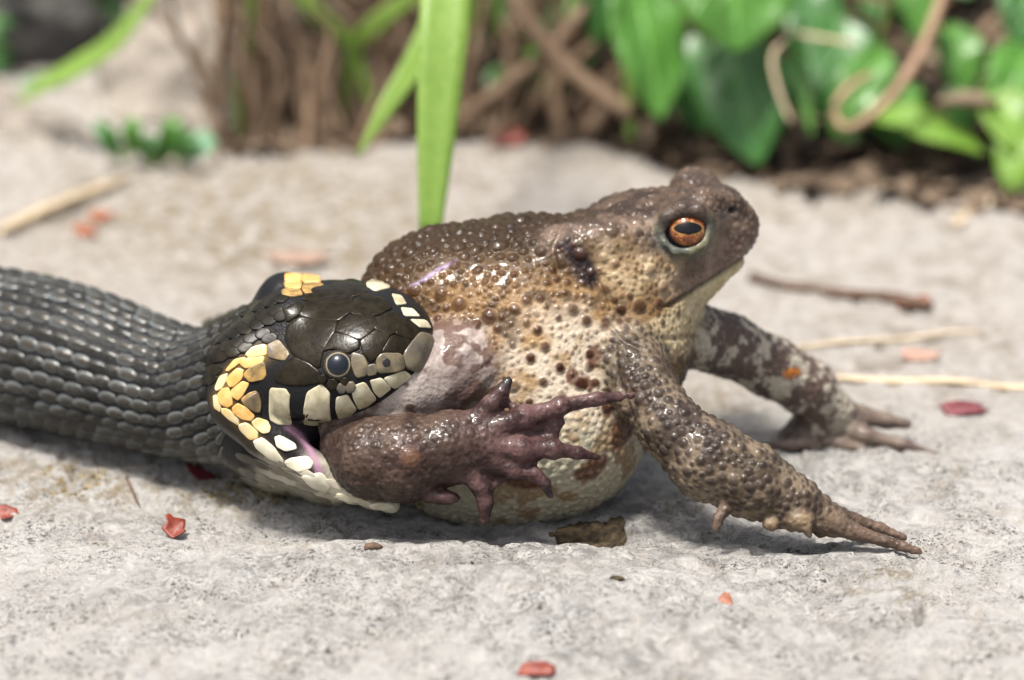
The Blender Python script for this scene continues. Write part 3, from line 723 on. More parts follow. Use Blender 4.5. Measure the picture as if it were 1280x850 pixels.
plate('snout_plate', [(688, 268), (710, 240), (742, 248), (754, 275), (738, 320), (704, 362), (668, 348), (660, 304)], M_PLATE3, 4)
LIPS = [[(246, 416), (292, 420), (304, 440), (298, 470), (310, 524), (270, 522), (246, 508)],
 [(362, 430), (404, 404), (428, 432), (424, 470), (432, 512), (385, 526), (352, 522), (354, 480)],
 [(454, 446), (484, 438), (510, 478), (490, 496), (462, 507), (454, 480)],
 [(502, 412), (538, 398), (572, 446), (545, 465), (521, 474), (508, 440)],
 [(560, 392), (590, 386), (618, 412), (585, 437), (572, 420)],
 [(604, 382), (660, 362), (682, 376), (634, 409), (620, 400)],
 [(557, 62), (598, 78), (616, 98), (572, 104), (548, 92)], [(628, 122), (650, 130), (666, 148), (642, 148)],
 [(657, 164), (688, 172), (708, 188), (668, 184)], [(686, 200), (728, 206), (742, 224), (708, 218)]]
for pl in LIPS: plate('lip_scale', pl, M_LIP, 1.5, grow=2.5, cut=0.10)
plate('lip_scale', [(160, 452), (205, 424), (214, 452), (212, 490), (180, 476)], M_BRN, 3)
def tr(poly, sc, ox, oy): return [(ox+x/sc, oy+y/sc) for x, y in poly]
COLLAR = [(M_YEL, [(180, 90), (215, 55), (285, 35), (285, 92), (200, 106)]), (M_YEL, [(150, 130), (185, 109), (272, 97), (266, 128), (185, 158)]),
 (M_OCH, [(172, 190), (190, 163), (272, 120), (280, 190), (265, 210), (200, 222)]), (M_BRN, [(287, 40), (340, 15), (395, 85), (370, 120), (300, 105), (288, 92)]),
 (M_YEL, [(88, 165), (130, 115), (175, 102), (182, 108), (150, 132), (100, 172)]), (M_YEL, [(90, 210), (140, 155), (172, 165), (165, 205), (125, 245), (105, 245)]),
 (M_YEL2, [(38, 250), (60, 195), (95, 180), (88, 215), (70, 250), (45, 265)]), (M_YEL, [(112, 265), (165, 218), (200, 230), (165, 290), (145, 310), (117, 290)]),
 (M_YEL, [(50, 285), (70, 255), (100, 250), (114, 290), (120, 330), (95, 345), (60, 325)]), (M_YEL2, [(28, 290), (42, 285), (65, 345), (60, 365), (35, 345)]),
 (M_OCH, [(160, 305), (200, 275), (235, 265), (250, 320), (252, 370), (225, 365), (180, 335)]), (M_YEL, [(120, 345), (145, 325), (190, 350), (225, 385), (210, 410), (165, 400), (125, 370)]),
 (M_YEL2, [(68, 350), (95, 350), (148, 400), (150, 432), (110, 405), (70, 370)]), (M_YEL2, [(212, 415), (240, 395), (285, 410), (302, 440), (295, 465), (265, 470), (225, 440)]),
 (M_YEL2, [(150, 428), (185, 418), (240, 460), (240, 495), (205, 500), (157, 450)])]
JAW = [[(220, 505), (265, 490), (320, 540), (365, 600), (360, 620), (300, 590), (235, 540)], [(322, 490), (350, 482), (420, 520), (428, 545), (375, 555), (335, 535)],
 [(372, 605), (400, 590), (480, 580), (510, 610), (495, 640), (440, 655), (385, 625)], [(450, 675), (550, 660), (595, 720), (570, 755), (500, 725)]]
JAW2 = [[(180, 410), (330, 405), (530, 455), (540, 490), (400, 470), (230, 430)], [(580, 500), (650, 480), (780, 495), (800, 530), (720, 545), (600, 525)]]
FARC = [(M_YEL, [(825, 92), (970, 88), (970, 150), (825, 160)]), (M_YEL, [(820, 166), (970, 156), (962, 222), (830, 216)]), (M_YEL, [(984, 95), (1130, 110), (1138, 160), (1000, 168), (980, 150)]),
 (M_OCH, [(988, 185), (1060, 172), (1150, 170), (1180, 215), (1100, 260), (1010, 265), (975, 226)]), (M_OCH, [(800, 240), (840, 224), (958, 228), (980, 275), (900, 290), (800, 280)])]
ALLC = [(m, tr(p, 3.8625, 260, 420), 'collar_scale') for m, p in COLLAR]+[(M_LIP2, tr(p, 3.8625, 260, 420), 'jaw_scale') for p in JAW]+[(M_LIP2, tr(p, 7.11, 380, 560), 'jaw_scale') for p in JAW2]+[(m, tr(p, 7.083, 240, 330), 'collar_scale') for m, p in FARC]
CCEN = np.array([np.mean(p, axis=0) for m, p, n in ALLC])
for i_, (m, p, n) in enumerate(ALLC): plate(n, p, m, 1.7+0.12*(i_ % 3), zoom=False, it=2, grow=0.85, cut=0.13, tilt=(-0.05, 0.02))

def eyeball(name, c, R, look, colfn, mat, parent, nu=96, nv=64, bulge=1.0):
    L = np.array(look, float); L /= np.linalg.norm(L); rm = rotm(L, (0, 1, 0))
    V = []; loc = []
    for j in range(nv+1):
        ph = math.pi*j/nv
        for i in range(nu):
            t = 2*math.pi*i/nu; l = np.array([math.cos(ph), math.sin(ph)*math.cos(t), math.sin(ph)*math.sin(t)])
            loc.append(l); V.append(c+R*(rm@(l*np.array([bulge, 1, 1]))))
    Q = [(j*nu+i, j*nu+(i+1) % nu, (j+1)*nu+(i+1) % nu, (j+1)*nu+i) for j in range(nv) for i in range(nu)]
    return mk(name, V, Q, mat, parent, col=colfn(np.array(loc)))
def m_eye(name, rough=0.25):
    b = NB(name); b.color(b.attr('Col')).set(roughness=rough)
    b.b.inputs['Coat Weight'].default_value = 0.45; b.b.inputs['Coat Roughness'].default_value = 0.02; b.set(specular=0.15); return b.m
def snake_eye_col(l):
    r = np.arccos(np.clip(l[:, 0], -1, 1)); C = np.tile(np.array([0.012, 0.010, 0.009]), (len(l), 1))
    n = fbm(l*10, 3, 3, 5)
    ring = np.exp(-((r-0.70-0.03*n)/0.040)**2)[:, None]; C = C*(1-ring)+np.array([0.27, 0.23, 0.155])*ring
    ir = (sstep(0.76, 0.82, r)*sstep(1.1, 0.95, r))[:, None]*0.5; C = C*(1-ir)+np.array([0.05, 0.04, 0.028])*ir
    p = sstep(0.64, 0.58, r)[:, None]; return C*(1-p)+np.array([0.006, 0.009, 0.014])*p
M_EYE = m_eye('eye_wet')
S_ = trace_cam(SNH, np.array([421.0]), np.array([456.0]))[0]; Nn = SNH.normal(S_[None])[0]
EYE_N = Nn
eyeball('eye', S_-Nn*13, 22, Nn*0.6+np.array([0.05, 0.1, -0.75]), snake_eye_col, M_EYE, snake)
M_BLACK = m_simple('pit_black', (0.008, 0.007, 0.007), (0.014, 0.012, 0.012), 0.25, 30, 0)
plate('nostril', [(606+10*math.cos(t), 334+11*math.sin(t)) for t in np.linspace(0, 2*math.pi, 13)[:-1]], M_BLACK, 3.6, parent=NASAL)
# small wet scales under the eye
for k, (x, y, r_) in enumerate([(440, 400, 16), (468, 412, 14), (495, 408, 16), (478, 392, 12), (408, 385, 13)]):
    plate('eye_scale', [(x+r_*math.cos(t), y+r_*math.sin(t)) for t in np.linspace(0, 2*math.pi, 7)[:-1]], M_PLATE3 if k in (1, 2) else M_PLATE, 4, it=1)

# small scales of the nape, between the collar and the body rows
for r_ in range(7):
    for k in range(-2, 7):
        x = 292+k*15+(7 if r_ % 2 else 0); y = 394+r_*11.5-k*5.5
        if y < 350 or x > 372 or (x > 340 and y > 400) or (x > 318 and y > 432) or x < 262: continue
        pts = [(x+10.5*math.cos(t)*math.cos(-0.35)-6.8*math.sin(t)*math.sin(-0.35), y+10.5*math.cos(t)*math.sin(-0.35)+6.8*math.sin(t)*math.cos(-0.35)) for t in np.linspace(0, 2*math.pi, 9)[:-1]]
        if (np.hypot(*(CCEN-np.array([x, y])).T) < 13).any(): continue
        if any(np.hypot(*((np.array(pl)/2.5+np.array([240, 320])).mean(0)-np.array([x, y]))) < np.ptp(np.array(pl), axis=0).min()/2.5*0.62 for pl in DARK): continue
        plate('nape_scale', pts, M_NAPE, 2.0, zoom=False, it=1, grow=0.5, tilt=(-0.09, 0.0))
# scales of the throat skin under the jaw
for r_ in range(4):
    for k in range(12):
        x = 268+k*19+r_*(-7)+(9 if r_ % 2 else 0); y = 548+k*7.2+r_*11
        if y > 640 or x > 470: continue
        ca, sa = math.cos(0.42), math.sin(0.42)
        pts = [(x+15*math.cos(t)*ca-4.6*math.sin(t)*sa, y+15*math.cos(t)*sa+4.6*math.sin(t)*ca) for t in np.linspace(0, 2*math.pi, 9)[:-1]]
        if (np.hypot(*(CCEN-np.array([x, y])).T) < 13).any(): continue
        S0 = trace_cam(SNH, np.array([x]), np.array([y]))
        if x < 296 or SNH.geval(S0, 'flare')[0] < 9: continue
        plate('throat_scale', pts, M_THR[2 if x < 330 else (1 if (x < 365 or r_ == 3) else int(RNG.integers(0, 2)))], 1.3, zoom=False, it=1, grow=0.5)
# body scales: rows of keeled scales along the tube
def build_scales():
    T = np.array([np.append(F(*r[:3]), r[3]) for r in smooth_path(TUBE, 400)])
    C, R = T[:, :3], T[:, 3]; seg = np.linalg.norm(np.diff(C, axis=0), axis=1); S = np.concatenate([[0], np.cumsum(seg)])
    def at(s):
        c = np.stack([np.interp(s, S, C[:, i]) for i in range(3)], -1); r = np.interp(s, S, R)
        c2 = np.stack([np.interp(s+6, S, C[:, i]) for i in range(3)], -1); c1 = np.stack([np.interp(s-6, S, C[:, i]) for i in range(3)], -1)
        t = c2-c1; t /= np.linalg.norm(t, axis=-1, keepdims=True); return c, r, t
    UPW = np.array([0, CT, -ST]); NR = 30; out = []; jobs = []
    LS = 27.0
    s0, s1 = np.interp([-380, 360], smooth_path(TUBE, 400)[:, 0], S)
    na, nb = 7, 6
    for ri in range(-8, 13):
        th0 = 2*math.pi*ri/NR
        for si in range(int((s1-s0)/LS)+1):
            sc = s0+(si+(0.5 if ri % 2 else 0))*LS+RNG.normal()*1.3
            c, r, t = at(np.array([sc])); 
            aa = np.linspace(-1, 1, na); bb = np.linspace(-1, 1, nb+1)
            wide = 2*math.pi*r[0]/NR; lap = RNG.uniform(0.62, 0.70)*LS
            pts = []; off = []; edge = []
            big = (1.12 if ri < 11 else 1.2)*RNG.uniform(0.93, 1.05); th0 = 2*math.pi*ri/NR+RNG.normal()*0.006
            for a_ in aa:
                prof = max(0.0, 1-abs(a_)**2.0)**0.62*1.06+0.02
                for b_ in bb:
                    pts.append((sc-a_*lap*0.95, th0+b_*prof*0.41*big*wide/r[0]))
                    lift = 1.0+3.6*(a_*0.5+0.5); dome = 1-abs(b_)**2.5
                    o_ = lift*(0.35+0.65*dome) + 1.5*math.exp(-(b_/0.16)**2)*(1-abs(a_))
                    if abs(a_) > 0.99 or abs(b_) > 0.99: o_ = -1.0 if (a_ < 0.5) else lift*0.30
                    off.append(o_); edge.append(max(0, (abs(b_)-0.45)*1.6, (a_-0.45)*1.6))
            jobs.append((pts, off, np.clip(edge, 0, 1)))
    n_ = na*(nb+1); pts = np.array([j[0] for j in jobs]).reshape(-1, 2); off = np.array([j[1] for j in jobs]).ravel()
    cc, rr, tt = at(pts[:, 0])
    n1 = UPW-tt*(tt@UPW)[:, None]; n1 /= np.linalg.norm(n1, axis=1, keepdims=True); n2 = np.cross(tt, n1)
    n2 = np.where((n2[:, 2:3] > 0), -n2, n2)
    dr = n1*np.cos(pts[:, 1])[:, None]+n2*np.sin(pts[:, 1])[:, None]
    base = cc+dr*rr[:, None]
    d = SN.eval(base); dmin = d.reshape(-1, n_).min(1)
    ride = np.repeat(dmin < 50, n_); nn = np.zeros_like(base)
    br = base[ride]
    for _ in range(3): nr = SN.normal(br); br = br-nr*SN.eval(br)[:, None]
    nn[ride] = nr; base[ride] = br
    dh = np.minimum(SN.geval(base, 'flare'), SN.geval(base, 'head')).reshape(-1, n_).min(1)
    dr = np.where(ride[:, None], nn, dr)
    PP = (base+dr*off[:, None]).reshape(-1, n_, 3); DR = dr.reshape(-1, n_, 3)
    Q = [(i*(nb+1)+j, i*(nb+1)+j+1, (i+1)*(nb+1)+j+1, (i+1)*(nb+1)+j) for i in range(na-1) for j in range(nb)]
    for k_, (_, _, e_) in enumerate(jobs):
        if dmin[k_] < -48 or dh[k_] < -1: continue
        P = PP[k_]; px = 640+P[:, 0].mean()/(1+P[:, 2].mean()/DPX)
        if px < -260: continue
        out.append((DR[k_, :, 2].mean()+(1.5 if px < -30 else 0), P, Q, e_))
    out.sort(key=lambda t: t[0])
    for _, P, Q, e_ in out[:300]: mk('scale', P, Q, M_BSC, snake, attrs={'edge': e_})
    V = []; Q2 = []; E2 = []; n = 0
    for _, P, Q, e_ in out[300:]:
        V.append(P); Q2 += [tuple(i+n for i in q) for q in Q]; E2 += list(e_); n += len(P)
    if V: tag(mk('scale_rows', np.concatenate(V), Q2, M_BSC, snake, attrs={'edge': E2}), kind='stuff')
    print('SCALES', len(out))
build_scales()

# ------------------------------------------------------------------ the toad
EYE_C = np.array([857, 287, -6.0])
def toad_shape():
    up = (0, CT, -ST)
    RB = rotm((0.985, 0.17, 0.0), up); RH = rotm((0.99, 0.02, -0.08), up)
    trunk = [Ell((655, 470, 60), (150, 178, 138), I3, 30), Ell((640, 388, 72), (188, 118, 132), RB, 40), Ell((545, 378, 75), (95, 88, 112), I3, 40),
             Ell((600, 560, 40), (125, 98, 108), I3, 40), Ell((700, 540, 45), (105, 100, 105), I3, 40),
             Ell((765, 400, 62), (85, 105, 100), I3, 40), Ell((800, 440, 65), (62, 80, 88), I3, 30)]
    head = [Ell((810, 304, 72), (98, 66, 96), RH, 30), Cone((855, 296, 70, 56), (912, 284, 66, 37), 30),
            Cone((800, 372, 62, 70), (900, 318, 66, 31), 22), Ell((770, 340, 10), (62, 62, 52), I3, 30),
            Ell((742, 303, -18), (64, 27, 30), rotm((0.97, 0.1, 0), up), 16),
            Ell((856, 286, 6), (44, 40, 36), I3, 16), Ell((868, 240, 150), (34, 33, 32), I3, 16),
            Cone((905, 262, 40, 24), (880, 256, 10, 22), 20), Cone((905, 256, 90, 24), (885, 246, 120, 22), 20)]
    lid = chain([(824, 291, -20, 7), (833, 272, -27, 8), (852, 262, -30, 9), (872, 263, -28, 8.5), (886, 275, -19, 7)], 5)
    lid2 = chain([(825, 289, -20, 5), (830, 303, -25, 4.6), (844, 314, -28, 4.6), (864, 314, -27, 4.6), (881, 304, -23, 4.6), (887, 283, -18, 5)], 5)
    sock = [Sub(Ell((857, 288, -26), (27, 25, 27), I3), 4)]
    narm = chain([(790, 448, -30, 42), (808, 490, -62, 37), (838, 534, -86, 37), (886, 575, -98, 47), (940, 602, -104, 43), (990, 628, -104, 31), (1036, 650, -100, 20)], 14)
    nh = chain([(1030, 648, -104, 20), (1068, 665, -110, 10), (1105, 676, -114, 7), (1128, 683, -117, 6), (1148, 689, -120, 5)], 5) + \
         chain([(1030, 642, -86, 18), (1070, 652, -82, 9), (1100, 660, -80, 6.5), (1130, 672, -82, 5)], 5) + \
         chain([(1000, 646, -124, 14), (1008, 660, -134, 6), (1012, 670, -138, 3.5)], 5) + \
         chain([(918, 622, -118, 13), (905, 638, -128, 7), (898, 648, -132, 6), (895, 660, -134, 5)], 5) + \
         [Ell((1000, 650, -132), (18, 13, 12), I3, 4), Ell((964, 655, -126), (11, 9, 10), I3, 4)]
    farm = chain([(862, 418, 120, 44), (910, 432, 165, 39), (962, 458, 205, 38), (1008, 484, 235, 36), (1042, 514, 258, 27)], 14) + \
           chain([(1030, 508, 255, 28), (1010, 540, 268, 26), (975, 552, 262, 12)], 14)
    fh = chain([(1040, 514, 258, 22), (1075, 520, 268, 14), (1108, 526, 272, 10), (1134, 530, 274, 7)], 8) + \
         chain([(1040, 530, 262, 18), (1085, 545, 250, 10), (1130, 556, 244, 8), (1172, 569, 240, 4.5)], 8) + \
         chain([(1020, 545, 262, 16), (1052, 556, 250, 8), (1078, 562, 246, 5)], 8) + chain([(1010, 550, 250, 14), (990, 556, 235, 8), (962, 556, 230, 5)], 8)
    thigh = [Cone((570, 462, -44, 62), (500, 480, -62, 56), 20), Cone((500, 480, -62, 56), (440, 525, -62, 44), 20)]
    foot = chain([(440, 560, -84, 40), (466, 572, -106, 48), (505, 574, -116, 50), (560, 560, -118, 42), (600, 556, -118, 30)], 14) + \
           [Ell((592, 556, -122), (58, 42, 26), rotm((0.96, 0.2, 0.1), (0, 1, 0)), 14)]
    toes = chain([(592, 528, -126, 15), (614, 506, -130, 11), (627, 490, -130, 8.5), (635, 477, -128, 6.5)], 8) + \
           chain([(612, 538, -128, 17), (655, 521, -132, 12), (700, 508, -128, 9.5), (745, 499, -122, 8), (789, 494, -114, 5.5)], 7) + \
           chain([(612, 560, -130, 17), (652, 561, -134, 13), (690, 561, -130, 10), (722, 566, -122, 7.5), (748, 572, -114, 4)], 7) + \
           chain([(602, 574, -130, 15), (640, 588, -132, 10), (668, 592, -130, 8), (681, 604, -126, 6.5), (688, 620, -122, 4.5)], 7) + \
           chain([(582, 582, -130, 17), (600, 606, -130, 12), (607, 628, -126, 9), (606, 652, -121, 6.5)], 7) + \
           [Ell((550, 621, -126), (25, 9.5, 14), rotm((0.99, -0.08, 0), (0, 1, 0)), 3), Ell((513, 573, -164), (15, 14, 10), I3, 3)] + \
           [Ell((655, 521, -134), (10, 14, 13), I3, 8), Ell((700, 508, -131), (8, 11, 11), I3, 8), Ell((652, 561, -137), (10, 15, 14), I3, 8), Ell((692, 561, -133), (8, 12, 11), I3, 8)]
    # webs: thin sheets between neighbouring toes
    def web(a_, b_, c_, r):
        return [Cone((*a_, r), (*b_, r), 8), Cone((*a_, r), (*c_, r), 8), Cone((*b_, r), (*c_, r), 6)]
    toes += web((612, 530, -124), (628, 500, -126), (664, 520, -126), 4.5) + web((628, 548, -126), (690, 520, -124), (684, 554, -124), 4.5) + \
            web((650, 545, -126), (700, 528, -122), (690, 556, -124), 4.5) + web((625, 572, -126), (672, 570, -126), (655, 588, -126), 4.5) + web((590, 590, -126), (610, 612, -126), (640, 592, -126), 4.5)
    return Shape([('trunk', 1, trunk), ('head', 34, head + sock), ('lid', 4, lid), ('lid2', 3, lid2), ('narm', 22, narm), ('nhand', 7, nh), ('farm', 22, farm), ('fhand', 8, fh), ('thigh', 16, thigh), ('foot', 5, foot), ('toes', 5, toes)])
TD = toad_shape()
def m_toad():
    b = NB('toad_skin'); c = b.attr('Col'); n = b.noise(60, 4, 0.65); f = b.noise(260, 3, 0.6)
    c = b.mix(b.ramp(n, [(0.3, 0.35), (0.7, 0.0)]), c, b.mix(1.0, c, (0.55, 0.48, 0.42), 'MULTIPLY'))
    b.color(c); b.rough(b.ramp(n, [(0.3, 0.28), (0.7, 0.58)])); b.set(specular=0.17)
    b.b.inputs['Coat Weight'].default_value = 0.16; b.b.inputs['Coat Roughness'].default_value = 0.05
    b.b.inputs['Subsurface Weight'].default_value = 0.0; b.b.inputs['Subsurface Radius'].default_value = (0.012, 0.006, 0.003); b.b.inputs['Subsurface Scale'].default_value = 1.0
    v = b.vor(110); h = b.math('ADD', b.math('MULTIPLY', f, 0.5), b.math('MULTIPLY', v, 0.7))
    b.bump(h, 0.35, 0.006); return b.m
M_TOAD = m_toad()
toad = thing('toad', on_ground(640, 660), 'brown warty toad with orange eye, propped on its forelegs, hind leg in snake\'s mouth', 'toad')
def build_toad():
    V, Q = TD.mesh(3.4); V, N, Q = subdivide(V, Q, 1)
    k = 1+V[:, 2]/DPX; px = 640+V[:, 0]/k; py = 425-V[:, 1]/k; w = V[:, 2]; XY = np.stack([px, py], -1)
    nup = N[:, 1]*CT-N[:, 2]*ST
    gs = ['trunk', 'head', 'narm', 'nhand', 'farm', 'fhand', 'thigh', 'foot', 'toes', 'lid', 'lid2']
    D = np.stack([TD.geval(V, g) for g in gs], -1); Wt = np.exp(-np.clip(D-D.min(1, keepdims=True), 0, 80)/7); Wt /= Wt.sum(1, keepdims=True)
    W = {g: Wt[:, i] for i, g in enumerate(gs)}
    nA, nB, nC = fbm(V, 60, 4, 101), fbm(V, 24, 4, 111), fbm(V, 11, 3, 121)
    C = np.zeros((len(V), 3)); 
    def add(wt, c): 
        nonlocal C
        C += wt[:, None]*c
    def lerp(a_, b_, t): return np.array(a_)*(1-t[:, None])+np.array(b_)*t[:, None]
    def el(cx, cy, rx, ry, ang=0.0, soft=0.5, nz=0.35):
        c_, s_ = math.cos(math.radians(ang)), math.sin(math.radians(ang)); x, y = px-cx, py-cy
        r = np.sqrt(((x*c_+y*s_)/rx)**2+((-x*s_+y*c_)/ry)**2)+nz*nB+0.5*nz*nC
        return sstep(1+soft, 1-soft, r)
    # trunk: dark back, tan flank, cream side, mottled pale belly
    hgt = py - np.interp(px, [455, 560, 700, 760, 830], [345, 300, 305, 300, 300])
    T = lerp((0.050, 0.029, 0.014), (0.25, 0.152, 0.072), sstep(-10, 70, hgt+22*nB)*sstep(-0.2, -0.75, N[:, 2]+0.1*nB))
    mot = sstep(0.02, 0.30, nB+0.4*nC)[:, None]*0.6; T = T*(1-mot)+np.array((0.030, 0.017, 0.009))*mot
    cream = sstep(0, 1, el(712, 470, 92, 88, 25, 0.6))
    T = T*(1-cream[:, None])+lerp((0.36, 0.25, 0.14), (0.60, 0.53, 0.43), sstep(-0.35, 0.25, nA+0.5*nB))*cream[:, None]
    bel = sstep(505, 560, py+14*nB); T = T*(1-bel[:, None])+lerp((0.44, 0.42, 0.33), (0.56, 0.52, 0.40), sstep(-0.4, 0.4, nB))*bel[:, None]
    blot = bel*sstep(0.05, 0.26, 0.6*nA+0.9*nB); T = T*(1-0.7*blot[:, None])+np.array((0.20, 0.115, 0.05))*0.7*blot[:, None]
    for (x, y, rx, ry, a_) in [(742, 445, 9, 16, 15), (735, 480, 9, 12, -20), (760, 505, 8, 22, 10), (716, 470, 7, 10, 0), (775, 540, 12, 24, 20), (650, 600, 30, 10, 15), (740, 585, 22, 12, -35)]:
        m = el(x, y, rx, ry, a_, 0.3, 0.5)[:, None]*0.85; T = T*(1-m)+np.array((0.13, 0.05, 0.03))*m
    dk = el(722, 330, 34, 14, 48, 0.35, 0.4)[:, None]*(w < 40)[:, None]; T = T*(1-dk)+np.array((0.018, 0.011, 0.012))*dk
    rear = sstep(560, 480, px+10*nB)[:, None]*sstep(470, 400, py)[:, None]*0.65; T = T*(1-rear)+np.array((0.070, 0.038, 0.016))*rear
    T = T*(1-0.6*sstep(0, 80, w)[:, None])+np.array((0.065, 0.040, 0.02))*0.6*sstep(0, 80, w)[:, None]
    add(W['trunk'], T)
    # head: dark crown and snout, tan cheek, cream throat
    hd = lerp((0.085, 0.060, 0.047), (0.22, 0.165, 0.13), sstep(-0.3, 0.4, nB))
    jl = np.interp(px, [740, 828, 880, 945, 960], [440, 386, 356, 314, 306])   # line of the mouth
    chk = (el(772, 360, 58, 54, 30, 0.5)+el(825, 350, 34, 26, -20, 0.5)).clip(0, 1)[:, None]; hd = hd*(1-chk)+lerp((0.26, 0.19, 0.115), (0.56, 0.46, 0.31), sstep(-0.25, 0.3, nB))*chk
    crn = sstep(285, 262, py+8*nB)[:, None]; hd = hd*(1-crn)+lerp((0.036, 0.024, 0.018), (0.095, 0.066, 0.048), sstep(-0.3, 0.3, nB))*crn
    lipb = sstep(30, 6, np.abs(py-(jl-16)))[:, None]*sstep(800, 850, px)[:, None]*0.7; hd = hd*(1-lipb)+lerp((0.12, 0.082, 0.068), (0.27, 0.20, 0.165), sstep(-0.3, 0.3, nB))*lipb
    thr = (sstep(-1, 4, py-jl)*sstep(735, 775, px))[:, None]; hd = hd*(1-thr)+lerp((0.50, 0.42, 0.25), (0.62, 0.54, 0.36), sstep(-0.3, 0.3, nC))*thr
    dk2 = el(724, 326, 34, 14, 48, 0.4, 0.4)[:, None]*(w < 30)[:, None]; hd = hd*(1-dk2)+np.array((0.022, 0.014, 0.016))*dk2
    ns = np.exp(-(((px-917)/5.5)**2+((py-263)/4.5)**2))[:, None]*(w < 60)[:, None]; hd = hd*(1-ns)+np.array((0.008, 0.006, 0.006))*ns
    nsr = np.exp(-(((px-908)/7)**2+((py-268)/6)**2))[:, None]*(w < 60)[:, None]*0.4; hd = hd*(1-nsr)+np.array((0.26, 0.24, 0.22))*nsr
    er = np.exp(-((np.hypot((px-857)/1.08, py-288)-31)/5.0)**2)[:, None]*(w < 20)[:, None]*sstep(262, 285, py)[:, None]*0.8
    hd = hd*(1-er)+np.array((0.12, 0.12, 0.085))*er
    add(W['head'], hd)
    add(W['lid'], lerp((0.05, 0.036, 0.030), (0.085, 0.065, 0.055), sstep(-0.3, 0.3, nC)))
    add(W['lid2'], lerp((0.075, 0.095, 0.10), (0.15, 0.16, 0.105), sstep(-0.2, 0.3, nB)))
    # limbs
    na = lerp((0.062, 0.047, 0.033), (0.19, 0.152, 0.112), sstep(-0.3, 0.3, nB+0.3*nC))
    und = (sstep(-0.25, -0.8, nup)*0.6)[:, None]; na = na*(1-und)+np.array((0.42, 0.35, 0.24))*und
    sh = el(800, 470, 22, 50, -15, 0.6, 0.5)[:, None]*0.5; na = na*(1-sh)+np.array((0.045, 0.032, 0.024))*sh
    bl = (el(850, 530, 26, 40, -35, 0.5, 0.5)+el(900, 545, 16, 30, 20, 0.5, 0.5)).clip(0, 1)[:, None]*0.6; na = na*(1-bl)+np.array((0.040, 0.030, 0.028))*bl
    add(W['narm'], na)
    nh = lerp((0.085, 0.062, 0.048), (0.14, 0.10, 0.078), sstep(-0.3, 0.3, nB)); tb = (np.exp(-(((px-1000)/17)**2+((py-651)/12)**2)**2)+np.exp(-(((px-964)/10)**2+((py-655)/9)**2)**2)).clip(0, 1)[:, None]
    nh = nh*(1-tb)+np.array((0.27, 0.21, 0.14))*tb; add(W['nhand'], nh)
    fa = lerp((0.10, 0.072, 0.062), (0.46, 0.43, 0.36), sstep(-0.06, 0.24, fbm(V, 22, 4, 131, 0.7)+0.10-0.25*sstep(0.2, 0.8, nup)))
    orr = el(990, 466, 12, 6, -10, 0.4, 0.3)[:, None]; fa = fa*(1-orr)+np.array((0.42, 0.16, 0.05))*orr
    add(W['farm'], fa); add(W['fhand'], lerp((0.12, 0.09, 0.08), (0.18, 0.145, 0.12), sstep(-0.3, 0.3, nB)))
    tg = lerp((0.24, 0.20, 0.185), (0.46, 0.41, 0.38), sstep(-0.3, 0.35, nA+0.4*nB)); sp = sstep(0.04, 0.20, fbm(V, 24, 3, 141))[:, None]*0.85
    tg = tg*(1-sp)+np.array((0.10, 0.055, 0.042))*sp; rt = el(580, 470, 14, 60, 10, 0.6, 0.5)[:, None]*0.6; tg = tg*(1-rt)+np.array((0.12, 0.085, 0.08))*rt; add(W['thigh'], tg)
    ft = lerp((0.060, 0.037, 0.029), (0.135, 0.092, 0.070), sstep(-0.2, 0.35, nB+0.4*nC)); tip = sstep(520, 640, px)[:, None]*0.6; ft = ft*(1-tip)+lerp((0.075, 0.042, 0.040), (0.14, 0.088, 0.082), sstep(-0.2, 0.3, nB+0.4*nC))*tip; add(W['foot'], ft)
    tt = lerp((0.062, 0.034, 0.033), (0.19, 0.112, 0.112), sstep(-0.25, 0.35, nB+0.4*nC)); sp = np.exp(-(((px-513)/15)**2+((py-573)/14)**2)**2)[:, None]; tt = tt*(1-sp)+np.array((0.20, 0.105, 0.06))*sp
    tp = (np.exp(-((px-686)**2+(py-616)**2)/80)+np.exp(-((px-634)**2+(py-477)**2)/60)).clip(0, 1)[:, None]; tt = tt*(1-tp)+np.array((0.04, 0.035, 0.04))*tp
    add(W['toes'], tt)
    tc = (el(848, 405, 46, 34, -35, 0.4, 0.3)).clip(0, 1)[:, None]*(1-W['farm']-W['narm']).clip(0, 1)[:, None]*sstep(2, 8, py-jl)[:, None]
    C = C*(1-tc)+lerp((0.42, 0.35, 0.22), (0.54, 0.47, 0.33), sstep(-0.3, 0.3, nC))*tc
    slm = np.exp(-(dist_poly(XY, [(514, 358), (530, 350), (547, 337), (570, 328)])/(2.6+1.2*nC))**2)*(w < 40); C = C*(1-0.8*slm[:, None])+np.array((0.42, 0.36, 0.55))*0.8*slm[:, None]  # wet lilac streak, its glare painted into the skin colour
    # ---- warts: placed over the skin, each pushes the surface out and carries a darker tip
    P = V.copy(); disp = np.zeros(len(V))
    region = np.array(gs)[Wt.argmax(1)]
    kd = kdtree.KDTree(len(V))
    for i, c in enumerate(V): kd.insert(c, i)
    kd.balance()
    order = RNG.permutation(len(V))[:60000]; cells = {}; CS = 16.0; placed = []
    rnd = RNG.random(len(order)); rnd2 = RNG.random(len(order))
